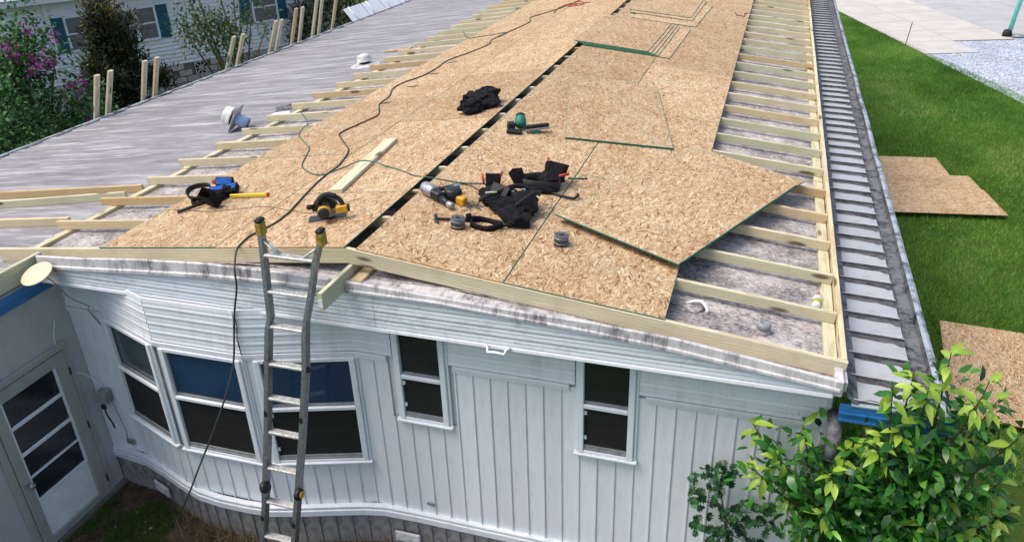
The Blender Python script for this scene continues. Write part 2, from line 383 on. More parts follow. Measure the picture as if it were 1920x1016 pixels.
def deck_m(x, y, rz=0, h=0.):
    """Frame lying on the roof slope at (x, y), h above the framing, turned rz about the slope's normal."""
    a = math.atan(PITCH)*(1 if x > .03 else -1)
    return Matrix.Translation((x, y, deckz(x)+h)) @ Matrix.Rotation(a, 4, 'Y') @ Matrix.Rotation(rz, 4, 'Z')
OSB_T = .012
rnd = random.Random(7)

# ------------------------------------------------------------------ ground and paving
def setting():
    b = B(); n = 60
    b.add([(-150, -60, G), (150, -60, G), (150, 240, G), (-150, 240, G)], [(0, 1, 2, 3)])
    tag(wbuild(b, 'lawn_ground', 'lawn'), kind='structure')
    # bare strip beside the wall
    pts = [(-3.2, -3.2), (-3.2, .2), (.2, .2), (3.8, .2), (3.8, -.25), (1.2, -.5), (.6, -1.4), (.2, -3.2)]
    b = B().add([(x, y, G+.004+.006*rnd.random()) for x, y in pts], [tuple(range(len(pts)))])
    tag(wbuild(b, 'dirt_bed', 'dirt'), kind='structure')
    e1 = Vector((.271, -.963, 0)); e2 = Vector((.963, .271, 0)); O = Vector((6.34, 34.57, 0))
    P = lambda a, c, z: tuple(O+e1*a+e2*c+Vector((0, 0, G+z)))
    base = B().add([P(-60, -1.72, .01), P(-60, 40, .01), P(40, 40, .01), P(40, -1.72, .01)], [(0, 1, 2, 3)])
    gv = tag(wbuild(base, 'gravel_pad', 'gravel'), kind='structure')
    mt = wbuild(B().add([P(-60, -1.72, .02), P(-60, 30, .02), P(8.9, 30, .02), P(8.9, 2.05, .02), P(9.3, 2.05, .02), P(9.3, 0, .02), P(11.1, 0, .02), P(11.1, -1.72, .02)], [(0, 1, 2, 3), (0, 3, 4, 5), (0, 5, 6, 7)]), 'driveway', 'mortar')
    tag(mt, kind='structure')
    def slab(a0, a1, c0, c1, mat):
        gp = .012
        q = [P(a0+gp, c0+gp, .03), P(a0+gp, c1-gp, .03), P(a1-gp, c1-gp, .03), P(a1-gp, c0+gp, .03)]
        lo = [(x, y, z-.02) for x, y, z in q]
        bb = B().add(q+lo, [(0, 1, 2, 3), (0, 1, 5, 4), (1, 2, 6, 5), (2, 3, 7, 6), (3, 0, 4, 7)])
        wbuild(bb, 'concrete_slab', mat, mt)
    rows = [11.1-1.86*k for k in range(12)]
    for i in range(11):
        slab(rows[i+1], rows[i], -1.72, 0, 'concrete')
        if i > 0: slab(rows[i+1], rows[i], 0, 2.05, 'concrete')
    r2 = [8.9-3.1*k for k in range(7)]
    for i in range(6):
        for c in range(4): slab(r2[i+1], r2[i], 2.05+3.1*c, 2.05+3.1*(c+1), 'concrete_grey')
setting()

def blades(name, pts, h, wd, mat, seed, lean=.5, label=None, cat=None):
    r = np.random.default_rng(seed); n = len(pts)
    a = r.uniform(0, 2*np.pi, n); hh = h*r.uniform(.5, 1.2, n); ww = wd*r.uniform(.6, 1.3, n)
    ln = r.uniform(.1, lean, n)*hh; b = r.uniform(0, 2*np.pi, n)
    v = np.zeros((n, 3, 3)); v[:, :, :] = pts[:, None, :]
    v[:, 0, 0] -= np.cos(a)*ww/2; v[:, 0, 1] -= np.sin(a)*ww/2; v[:, 1, 0] += np.cos(a)*ww/2; v[:, 1, 1] += np.sin(a)*ww/2
    v[:, 2, 0] += np.cos(b)*ln; v[:, 2, 1] += np.sin(b)*ln; v[:, 2, 2] += hh
    big = np.array([noise.noise(Vector((a*.55, b_*.4, 1.)))+.6*noise.noise(Vector((a*1.9, b_*1.5, 4.))) for a, b_ in pts[:, :2]])
    tone = np.clip(r.normal(.47, .2, n)+.42*big, 0, 1); hh *= np.clip(1+.9*big, .55, 1.7)
    me = bpy.data.meshes.new(name); me.vertices.add(3*n); me.loops.add(3*n); me.polygons.add(n)
    me.vertices.foreach_set('co', v.reshape(-1)); me.loops.foreach_set('vertex_index', np.arange(3*n))
    me.polygons.foreach_set('loop_start', np.arange(0, 3*n, 3)); me.polygons.foreach_set('loop_total', np.full(n, 3))
    at = me.attributes.new('v', 'FLOAT', 'POINT'); at.data.foreach_set('value', np.repeat(tone, 3))
    me.materials.append(M[mat]); me.update(); me.validate()
    o = put(bpy.data.objects.new(name, me), None, I4)
    return tag(o, label, cat, kind='stuff')
def lawn():
    r = np.random.default_rng(3); P = []
    n = 330000
    y = 2.5+30*r.random(n)**1.25; x = 4.0+7*r.random(n)
    edge = 5.55+(30.6-y)*.3225+r.normal(0, .05, n)         # the lawn's slanting edge along the paving
    k = (x < edge) & (x < 11)
    pts = np.stack([x[k], y[k], np.full(k.sum(), G)], 1)
    blades('lawn_grass', pts, .065, .011, 'grass_blade', 4, .9, 'bright green mown lawn between the house and the concrete paving', 'grass')
    n = 60000; x = -14+6*r.random(n); y = 14+22*r.random(n)
    blades('far_grass', np.stack([x, y, np.full(n, G)], 1), .1, .02, 'grass_blade', 5, .9, 'strip of green lawn beyond the white sheet metal on the far eave', 'grass')
    n = 60000; x = -3.1+3.1*r.random(n); y = -2.+1.9*r.random(n)
    f = np.array([noise.noise(Vector((a*2.2, b*2.2, 3))) for a, b in zip(x, y)])
    k = (f > -.3) & (y < -.25-.1*np.sin(x*3)) & ~((x > -2.2) & (x < -.6) & (y > -.55))
    blades('yard_grass', np.stack([x[k], y[k], np.full(k.sum(), G)], 1), .06, .009, 'grass_dim', 6, 1.2, 'patchy dark grass on the ground beside the door', 'grass')
lawn()

# ------------------------------------------------------------------ the mobile home
HOUSE = thing('mobile_home', 'pale blue metal-sided mobile home with new roof framing under strand board', 'house', T(0, .06, G))
LEN = 19.0
def old_profile(x):
    base = -PITCH*abs(x)-.13
    return min(base, -.235) if abs(x) < 1.2 else base
def new_roof():
    xs = [-3.75, -3.2, -2.6, -2., -1.5, -1., -.6, -.2, .2, .6, 1., 1.5, 2., 2.6, 3.2, 3.70]
    vs = []; ys = [-.02, 3, 6, 9, 12, 15, LEN]
    for y in ys: vs += [(x, y, old_profile(x)) for x in xs]
    n = len(xs); fs = [(j*n+i, j*n+i+1, (j+1)*n+i+1, (j+1)*n+i) for j in range(len(ys)-1) for i in range(n-1)]
    roof = wbuild(B().add(vs, fs), 'roof', 'roof_mottle', HOUSE)
    # rafters, 2x4 on edge
    k = 0; y = .68
    while y < LEN-.3:
        j = rnd.uniform(-.012, .012)
        x0 = -3.72+rnd.uniform(-.05, .05)
        lumber('rafter', (x0, y+.008+j, deckz(x0)), (.046, y+.008+j, deckz(.046)), .038, .089, roof)
        lumber('rafter', (.050, y+j, deckz(.050)), (3.700, y+j, deckz(3.700)), .038, .089, roof)
        y += .636
    # front boards, right eave board, sleepers under the rafter ends
    lumber('front_board', (-3.77, .019, deckz(-3.77)), (-.012, .019, deckz(0)), .038, .13, roof)
    lumber('front_board', (.0, .012, deckz(0)+.004), (3.742, .012, deckz(3.742)+.002), .038, .13, roof)
    for i in range(5):
        a, c = .034+i*3.66, min(.034+(i+1)*3.66-.006, LEN)
        if c > a: lumber('eave_board', (3.722, a, deckz(3.722)), (3.722, c, deckz(3.722)), .038, .135, roof)
        if c > a: lumber('sleeper', (3.652, a+.01, deckz(3.652)-.092), (3.652, c, deckz(3.652)-.092), .089, .036, roof, (PITCH, 0, 1))
    y = .06
    while y < LEN-2.5:
        L = rnd.choice([2.44, 3.05, 3.66])
        lumber('sleeper', (-3.60+rnd.uniform(-.03, .03), y, deckz(3.6)-.092), (-3.60+rnd.uniform(-.03, .03), y+L-.02, deckz(3.6)-.092), .089, .036, roof, (-PITCH, 0, 1))
        y += L
    # ridge beam sticking out past the gable, and the block beside it
    lumber('ridge_beam', (.02, -.50, -.135), (.02, .9, -.135), .038, .15, roof)
    lumber('ridge_block', (.115, -.13, -.205), (.115, .5, -.205), .10, .04, roof)
    wbuild(B().box(.003, .037, -.5035, -.5005, -.255, -.185), 'paper_tag', 'paper', roof)
    # nailed sheets: columns 4 ft wide, butt joints staggered
    def column(x0, x1, cuts, raw0=()):
        for i in range(len(cuts)-1):
            a, c = cuts[i], cuts[i+1]; L, W = c-a-.007, abs(x1-x0)-.004
            xm = (x0+x1)/2
            # the sheet's X runs along the roof (world Y)
            inst('osb_sheet', sheet_mesh(L, W/math.cos(math.atan(PITCH)), raw0 if i == 0 else (), True), roof, deck_m(xm, (a+c)/2, R(90), .0015+rnd.uniform(0, .0015)))
    c8 = lambda s: [-.002, s]+[s+2.44*i for i in range(1, 8) if s+2.44*i < LEN+.5]
    column(-2.52, -1.262, c8(2.44)); column(-1.258, -.020, c8(1.22), ('x-',))
    column(.076, 1.288, c8(1.22), ('x-', 'y+')); column(1.292, 2.50, c8(2.40))
    return roof
ROOF = new_roof()
def gable():
    Y = -.17
    top = [(-3.10, -.345), (-2.6, -.31), (-2., -.248), (-1.3, -.20), (-.6, -.188), (.1, -.198), (.8, -.228), (1.5, -.262), (2., -.275), (2.6, -.318), (3.2, -.402), (3.70, -.475)]
    drip = [(-3.10, -.468), (-2.6, -.435), (-2., -.390), (-1.3, -.338), (-.6, -.308), (.1, -.292), (.8, -.285), (1.5, -.332), (2., -.368), (2.6, -.425), (3.2, -.500), (3.70, -.560)]
    b = B()
    n = len(top); vs = []
    for (x, zt), (_, zd) in zip(top, drip):
        zi = min(old_profile(x)-.004, zt+.005)
        q = zt-zd
        vs += [(x, -.015, zi), (x, Y+.035, max(zt-.012, zi)), (x, Y+.012, zt), (x, Y, zt-.012), (x, Y-.004, zd+.32*q), (x, Y-.018, zd+.24*q), (x, Y-.020, zd+.05*q), (x, Y-.012, zd), (x, Y+.01, zd)]
    k = 9
    b.add(vs, [(i*k+j, i*k+j+1, (i+1)*k+j+1, (i+1)*k+j) for i in range(n-1) for j in range(k-1)], 0, None, False)
    wbuild(b, 'roof_flashing', 'flash', HOUSE)
    # gable fascia: level courses of ribbed metal, cut off by the slope at the top
    dz = lambda x: np.interp(x, [p[0] for p in drip], [p[1] for p in drip])
    bot = -.585
    back = B().add([(-3.15, Y+.02, bot)]+[(3.66, Y+.02, bot)]+[(x, Y+.02, z+.01) for x, z in drip[::-1] if x <= 3.66]+[(-3.15, Y+.02, -.44)], [tuple(range(2+len([1 for x, z in drip if x <= 3.66])+1))])
    fas = wbuild(back, 'fascia', 'fascia_blue', HOUSE)
    H = .074; xs = np.linspace(-3.12, 3.66, 70)
    prof = [(.000, 0.), (.000, .005), (.014, .0052), (.015, .010), (.010, .034), (.012, .042), (.012, .048), (.008, .056), (.006, H-.0005), (.000, H)]
    for c in range(5):
        z0 = bot+c*H
        for sx0, sx1 in ((-3.12, .262), (.266, 3.66)):
            pts = [x for x in xs if sx0 < x < sx1]; pts = [sx0]+pts+[sx1]
            pts = [x for x in pts if dz(x) > z0+.012]
            if len(pts) < 2: continue
            vs = []
            for x in pts:
                zc = dz(x)
                vs += [(x, Y+.016-o, min(z0+u, zc)) for o, u in prof]
            kk = len(prof)
            wbuild(B().add(vs, [(i*kk+j, i*kk+j+1, (i+1)*kk+j+1, (i+1)*kk+j) for i in range(len(pts)-1) for j in range(kk-1)]), 'fascia_panel', 'fascia_blue', fas)
    # soffit lip along the bottom and the closing plate under the overhang
    wbuild(B().sweep([(0, 0), (.022, -.004), (.026, -.026), (.006, -.030), (0, -.02)], [(-3.12, Y+.012, bot), (3.66, Y+.012, bot)]), 'fascia_lip', 'trim_white', fas)
    wbuild(B().box(-3.19, 3.66, Y+.03, .05, bot+.004, bot+.016), 'soffit', 'trim_white', HOUSE)
    wbuild(B().box(3.661, 3.72, Y-.008, .04, -.60, -.475, 0, None, .006), 'corner_cap', 'flash', HOUSE)
    wbuild(B().add([(3.70, -.14, -.575), (3.745, -.14, -.575), (3.745, .5, -.575), (3.70, .5, -.575), (3.70, -.14, -.5), (3.745, -.14, -.5), (3.745, .5, -.53), (3.70, .5, -.53)], [(0, 1, 2, 3), (4, 5, 6, 7), (0, 1, 5, 4), (1, 2, 6, 5), (2, 3, 7, 6), (3, 0, 4, 7)]), 'corner_flashing', 'flash', HOUSE)
    # bent strap bracket screwed to the fascia
    p = [(1.19, Y-.012, -.585), (1.215, Y-.035, -.588), (1.225, Y-.065, -.615), (1.29, Y-.07, -.605), (1.355, Y-.065, -.618), (1.365, Y-.035, -.592), (1.39, Y-.012, -.588)]
    hook = wbuild(B().tube(p, .012, 6), 'strap_bracket', 'white_plastic', HOUSE)
gable()

BAY = [(-3.2, .06), (-2.80, .06), (-1.93, -.25), (-1.02, -.24), (-.10, .06), (3.66, .06)]
FLOOR, BANDTOP = -2.72, -1.03
def ribs_panel(wd, z0, z1, mat='siding_blue'):
    """One vertical pan: flat sheet with a raised rib along its left edge; X = width, Y- = outwards."""
    pr = [(0, .001), (.004, -.011), (.016, -.011), (.020, .005), (.026, .005), (.028, -.001), (wd*.55, -.002), (wd, 0)]
    vs = [(x, y, z) for x, y in pr for z in (z0, z1)]
    return B().add(vs, [(2*i, 2*i+2, 2*i+3, 2*i+1) for i in range(len(pr)-1)]).mesh('siding_panel', mat)
def lap_profile(n, z0, z1):
    h = (z1-z0)/n; P = []
    for i in range(n): P.append((z0+i*h, h))
    return P
_pan = {}
def facade():
    # plain wall sheet behind the siding
    path = BAY
    b = B(); vs = []
    for x, y in path: vs += [(x, y+.02, FLOOR), (x, y+.02, -.56)]
    b.add(vs, [(2*i, 2*i+2, 2*i+3, 2*i+1) for i in range(len(path)-1)])
    b.box(3.655, 3.67, .081, 14, FLOOR, -.55)
    wall = wbuild(b, 'wall', 'siding_blue', HOUSE)
    wins = {1: [(.085, .835, -2.18, -1.0)], 2: [(.075, .865, -2.18, -1.0)], 3: [(.115, .935, -2.18, -1.0)],
            4: [(.405, .815, -1.62, -.5), (1.985, 2.39, -1.64, -.5)]}
    for i in range(len(path)-1):
        a = Vector((*path[i], 0)); c = Vector((*path[i+1], 0)); L = (c-a).length; d = (c-a)/L
        F = Matrix((d, Vector((-d.y, d.x, 0)), Vector((0, 0, 1)))).transposed().to_4x4(); F.translation = a
        # vertical pans, split round the windows
        n = max(1, round(L/.148)); wd = L/n
        for k in range(n):
            s0 = k*wd; spans = [(FLOOR, BANDTOP)]
            for (w0, w1, zb, zt) in wins.get(i, []):
                if s0 < w1-.03 and s0+wd > w0+.03:
                    spans = [(FLOOR, zb-.01)]
            for (q0, q1) in spans:
                key = (round(wd, 4), q0, q1)
                if key not in _pan: _pan[key] = ribs_panel(wd, q0, q1)
                inst('siding_panel', _pan[key], wall, F @ T(s0, 0, 0))
        # level courses under the soffit
        for (z0, h) in lap_profile(5, -1.0, -.57):
            cuts = [0.]
            for (w0, w1, zb, zt) in wins.get(i, []):
                if i == 4: cuts += [w0-.05, w1+.05]
            cuts.append(L)
            for q in range(0, len(cuts), 2):
                s0, s1 = cuts[q]+.001, cuts[q+1]-.001
                pr = [(.002, z0), (.002, z0+.006), (-.018, z0+.0062), (-.018, z0+.012), (-.011, z0+h*.42), (-.0135, z0+h*.50), (-.013, z0+h*.58), (-.008, z0+h-.001), (.006, z0+h)]
                vs = [(s, y, z) for s in (s0, s1) for y, z in pr]; m = len(pr)
                inst('siding_course', B().add(vs, [(j, j+1, m+j+1, m+j) for j in range(m-1)]).mesh('siding_course', 'siding_blue'), wall, F)
        # trim strip between the level courses and the vertical pans
        segs = [(0, L)] if i != 4 else [(0, .30), (.90, 1.89), (2.49, L)]
        for s0, s1 in segs:
            inst('header_trim', B().box(s0-.006 if s0 == 0 else s0, s1+.006 if s1 == L and i < 4 else s1, -.024, -.002, -1.042, -1.003, 0, None, .005).box(s0, s1, -.017, -.002, -1.062, -1.044).mesh('header_trim', 'trim_white'), wall, F)
        for (w0, w1, zb, zt) in wins.get(i, []): window(F, w0, w1, zb, zt, i)
    return wall
def window(F, s0, s1, z0, z1, i):
    """Two-sash window set in the siding; X along the wall, Y- outwards."""
    mid = -1.585 if i < 4 else -1.175
    zt = -1.062 if i < 4 else z1
    b = B(); t = .026
    fr = B().box(s0-.025, s0+t, -.040, .0, z0, zt, 0, None, .005).box(s1-t, s1+.025, -.040, .0, z0, zt, 0, None, .005).box(s0+t, s1-t, -.034, 0, z0, z0+t, 0, None, .004)
    fr.box(s0+t, s1-t, -.034, 0, zt-.028, zt)
    fr.box(s0-.042, s0-.026, -.020, .0, z0-.0, zt, 0, None, .004).box(s1+.026, s1+.050, -.020, 0, z0-.0, zt, 0, None, .004)
    w = put(bpy.data.objects.new('window', fr.mesh('window', 'trim_white')), HOUSE, F)
    def part(nm, bb, mat): return put(bpy.data.objects.new(nm, bb.mesh(nm, mat)), w, F)
    part('sill', B().box(s0-.055, s1+.060, -.055, -.001, z0-.024, z0-.001, 0, None, .006), 'trim_white')
    part('sash_bar', B().box(s0+t, s1-t, -.042, -.012, mid-.018, mid+.020, 0, None, .006), 'trim_white')
    if i in (2, 3):
        sl = B(); zz = mid+.03
        while zz < zt-.035: sl.add([(s0+t+.006, .000, zz), (s1-t-.006, .000, zz), (s1-t-.006, .012, zz+.020), (s0+t+.006, .012, zz+.020)], [(0, 1, 2, 3)]); zz += .0225
        bl = part('blind', sl, 'blind'); bl['kind'] = 'stuff'
        part('upper_pane', B().add([(s0+t, -.005, mid+.02), (s1-t, -.005, mid+.02), (s1-t, -.005, zt-.028), (s0+t, -.005, zt-.028)], [(0, 1, 2, 3)]), 'clear_glass')
        part('sash_ledge', B().box(s0+t, s1-t, -.012, .004, mid+.021, mid+.045), 'vent_grey')
    else:
        part('upper_pane', B().box(s0+t, s1-t, .006, .009, mid+.02, zt-.028), 'tint_glass' if i == 1 else 'dark_glass')
        part('sash_ledge', B().box(s0+t, s1-t, -.012, .004, mid+.021, mid+.036), 'vent_grey')
    part('screen', B().box(s0+t, s1-t, -.010, -.007, z0+t, mid-.018), 'screen_mesh')
    part('track', B().box(s0+t, s1-t, -.030, -.011, z0+t, z0+t+.018).box(s0+t, s1-t, -.022, -.011, z0+t+.02, z0+t+.045), 'vent_grey')
    if i >= 3:
        for zz in (mid-.09, z0+.13): part('screen_clip', B().box(s0+t-.004, s0+t+.022, -.020, -.011, zz, zz+.035), 'white_plastic')
WALL = facade()
def trims():
    band = [(-3.19, .05, FLOOR), (-3.0, .03, FLOOR), (-2.72, -.0, FLOOR), (-2.4, -.10, FLOOR), (-2.1, -.205, FLOOR), (-1.86, -.275, FLOOR), (-1.6, -.30, FLOOR), (-1.3, -.295, FLOOR), (-1.05, -.275, FLOOR), (-.8, -.205, FLOOR), (-.5, -.105, FLOOR), (-.2, -.01, FLOOR), (.0, .032, FLOOR), (.3, .042, FLOOR), (3.70, .042, FLOOR)]
    prof = [(-.03, .008), (.020, .008), (.025, .003), (.025, -.016), (.015, -.018), (.015, -.026), (.032, -.029), (.035, -.034), (.034, -.094), (.03, -.098), (-.03, -.098)]
    wbuild(B().sweep(prof, band), 'base_trim', 'trim_white', HOUSE)
    b = B(); vs = []
    pth = [(x, y+.015) for x, y, z in band]
    for x, y in pth: vs += [(x, y, G-.02), (x, y, FLOOR-.09)]
    b.add(vs, [(2*i, 2*i+2, 2*i+3, 2*i+1) for i in range(len(pth)-1)])
    sk = wbuild(b, 'skirting', 'skirt_white', HOUSE)
    for i in range(len(pth)-1):
        a = Vector((*pth[i], 0)); c = Vector((*pth[i+1], 0)); L = (c-a).length; d = (c-a)/L
        F = Matrix((d, Vector((-d.y, d.x, 0)), Vector((0, 0, 1)))).transposed().to_4x4(); F.translation = a
        n = max(1, round(L/.14))
        for k in range(n): inst('skirting_panel', ribs_panel(L/n, G, FLOOR-.092, 'skirt_white'), sk, F @ T(k*L/n, -.004, 0))
    for (x, y, rz) in ((.22, .02, 0), (-2.55, -.06, R(-19))):
        v = B().box(-.13, .13, -.02, 0, -.06, .06, 0, None, .006)
        for k in range(5): v.box(-.11, .11, -.026, -.02, -.045+k*.021, -.035+k*.021)
        put(bpy.data.objects.new('skirt_vent', v.mesh('skirt_vent', 'vent_white')), HOUSE, T(x, y-.012, -3.03, rz))
    # rear corner post, small fittings on the wall
    wbuild(B().box(3.655, 3.70, .03, .085, FLOOR, -.60, 0, None, .006), 'corner_trim', 'trim_white', HOUSE)
    wbuild(B().box(.44, .52, .036, .046, -2.60, -2.565, 0, None, .003), 'data_plate', 'vent_grey', HOUSE)
    wbuild(B().box(-2.97, -2.87, .03, .046, -2.62, -2.56, 0, None, .004).box(-2.955, -2.925, .024, .031, -2.61, -2.57, 0).box(-2.915, -2.885, .024, .031, -2.61, -2.57), 'outlet', 'vent_grey', HOUSE)
    wbuild(B().tube([(-1.0, -.255, -.60), (-.99, -.262, -.72), (-1.02, -.262, -.85), (-1.005, -.265, -1.0)], .004, 5), 'seam_wire', 'cord_grey', HOUSE)
trims()

# ------------------------------------------------------------------ metal awning roof along the right side
def awning():
    A = thing('metal_awning', 'grimy ribbed metal awning roof with gutter beside the lawn', 'awning', T(4.05, 0, G))
    sl = .05; z = lambda x: -.655-(x-3.8)*sl
    X1 = 4.215
    flat_ = [(-.132, .004), (.1, .0), (.152, .002)]; rib = [(-.155, .0), (-.152, .025), (-.140, .027), (-.132, .004)]   # (y, z) of one pan
    pan = B().add([(x, y, zz-(x-3.8)*sl) for x in (3.80, X1) for y, zz in flat_], [(j, j+1, 3+j+1, 3+j) for j in range(2)])
    pan.add([(x, y, zz-(x-3.8)*sl) for x in (3.80, X1) for y, zz in rib], [(0, 1, 5, 4)], 1).add([(x, y, zz-(x-3.8)*sl) for x in (3.80, X1) for y, zz in rib[1:]], [(0, 1, 4, 3), (1, 2, 5, 4)])
    me = pan.mesh('roof_pan', ['awning_pan', 'grime'])
    streaks = []
    for q in range(6):                     # rotted leaf dirt caught in front of the next rib, thickest by the gutter
        xs_ = np.linspace(3.82, X1, 12); vs = []
        for x in xs_:
            k = .040+.022*((x-3.8)/.42)*(1+1.2*noise.noise(Vector((x*9, q*3.1, 0))))+.014*noise.noise(Vector((x*26, q*7.7, 2)))
            if x > X1-.05: k += .03+.04*noise.noise(Vector((x*9, q*5, 8)))
            vs += [(x, .150, .0055-(x-3.8)*sl), (x, .150-max(.006, k), .0045-(x-3.8)*sl)]
        streaks.append(B().add(vs, [(2*i, 2*i+1, 2*i+3, 2*i+2) for i in range(11)]).mesh('rib_grime', 'grime'))
    yy = .02; k = 0
    while yy < LEN-.2:
        p = inst('roof_pan', me, A, T(0, yy, -.655)); inst('rib_grime', streaks[rnd.randrange(6)], p, T(0, yy, -.655)); yy += .307
    b = B()
    ys = np.linspace(-.15, LEN, 60); vs = []
    for i, y in enumerate(ys):
        w = .012*noise.noise(Vector((0, y*.8, 5)))
        vs += [(4.21, y, z(4.21)-.004), (4.225+w*.3, y, z(4.26)-.055), (4.345+w, y, z(4.26)-.055), (4.352+w, y, z(4.26)+.005)]
    b.add(vs, [(4*i+j, 4*i+j+1, 4*i+5+j, 4*i+4+j) for i in range(len(ys)-1) for j in range(3)])
    wbuild(b, 'gutter', 'gutter_dark', A)
    b = B(); vs = []
    for i, y in enumerate(ys):
        w = .012*noise.noise(Vector((0, y*.8, 5)))
        vs += [(4.353+w, y, z(4.26)-.03), (4.353+w, y, z(4.26)+.008), (4.385+w, y, z(4.26)+.010), (4.41+w, y, z(4.26)-.005), (4.41+w, y, z(4.26)-.11)]
    b.add(vs, [(5*i+j, 5*i+j+1, 5*i+6+j, 5*i+5+j) for i in range(len(ys)-1) for j in range(4)])
    wbuild(b, 'gutter_lip', 'lip_metal', A)
    b = B(); vs = []
    for i, y in enumerate(np.linspace(-.16, LEN, 70)):
        w = .010*noise.noise(Vector((3, y*1.3, 5)))
        vs += [(3.748, y, -.50), (3.752, y, -.60), (3.80+w, y, -.634), (3.835+w, y, -.648)]
    b.add(vs, [(4*i+j, 4*i+j+1, 4*i+5+j, 4*i+4+j) for i in range(69) for j in range(3)])
    wbuild(b, 'wall_flashing', 'gutter_dark', A)
    f = B().box(3.72, 4.42, -.165, -.145, -.80, -.665).box(3.72, 4.42, -.178, -.166, -.735, -.72).box(3.72, 4.42, -.178, -.166, -.79, -.775)
    wbuild(f, 'front_fascia', 'blue_metal', A)
    wbuild(B().box(3.79, 4.36, -.17, -.12, -.664, -.654), 'front_cap', 'lip_metal', A)
    for y in (.3, 4, 8, 12, 16): wbuild(B().box(4.30, 4.36, y-.03, y+.03, G, -.80, 0, None, .006), 'post', 'trim_white', A)
awning()
def duct():
    d = thing('dryer_duct', 'round grey duct elbow tucked under the blue awning edge at the house corner', 'duct', T(3.72, -.10, -1.0))
    pts = [(0, .12, .12), (0, .0, .13), (.0, -.06, .07), (.0, -.075, -.02), (0, -.075, -.12)]
    B().tube(pts, .050, 14).build('pipe', 'gutter_dark', d)
    B().lathe([(.049, -.005), (.056, -.005), (.056, .02), (.049, .02)], 18, 0, T(0, -.075, -.12)).build('collar', 'steel_dark', d)
duct()

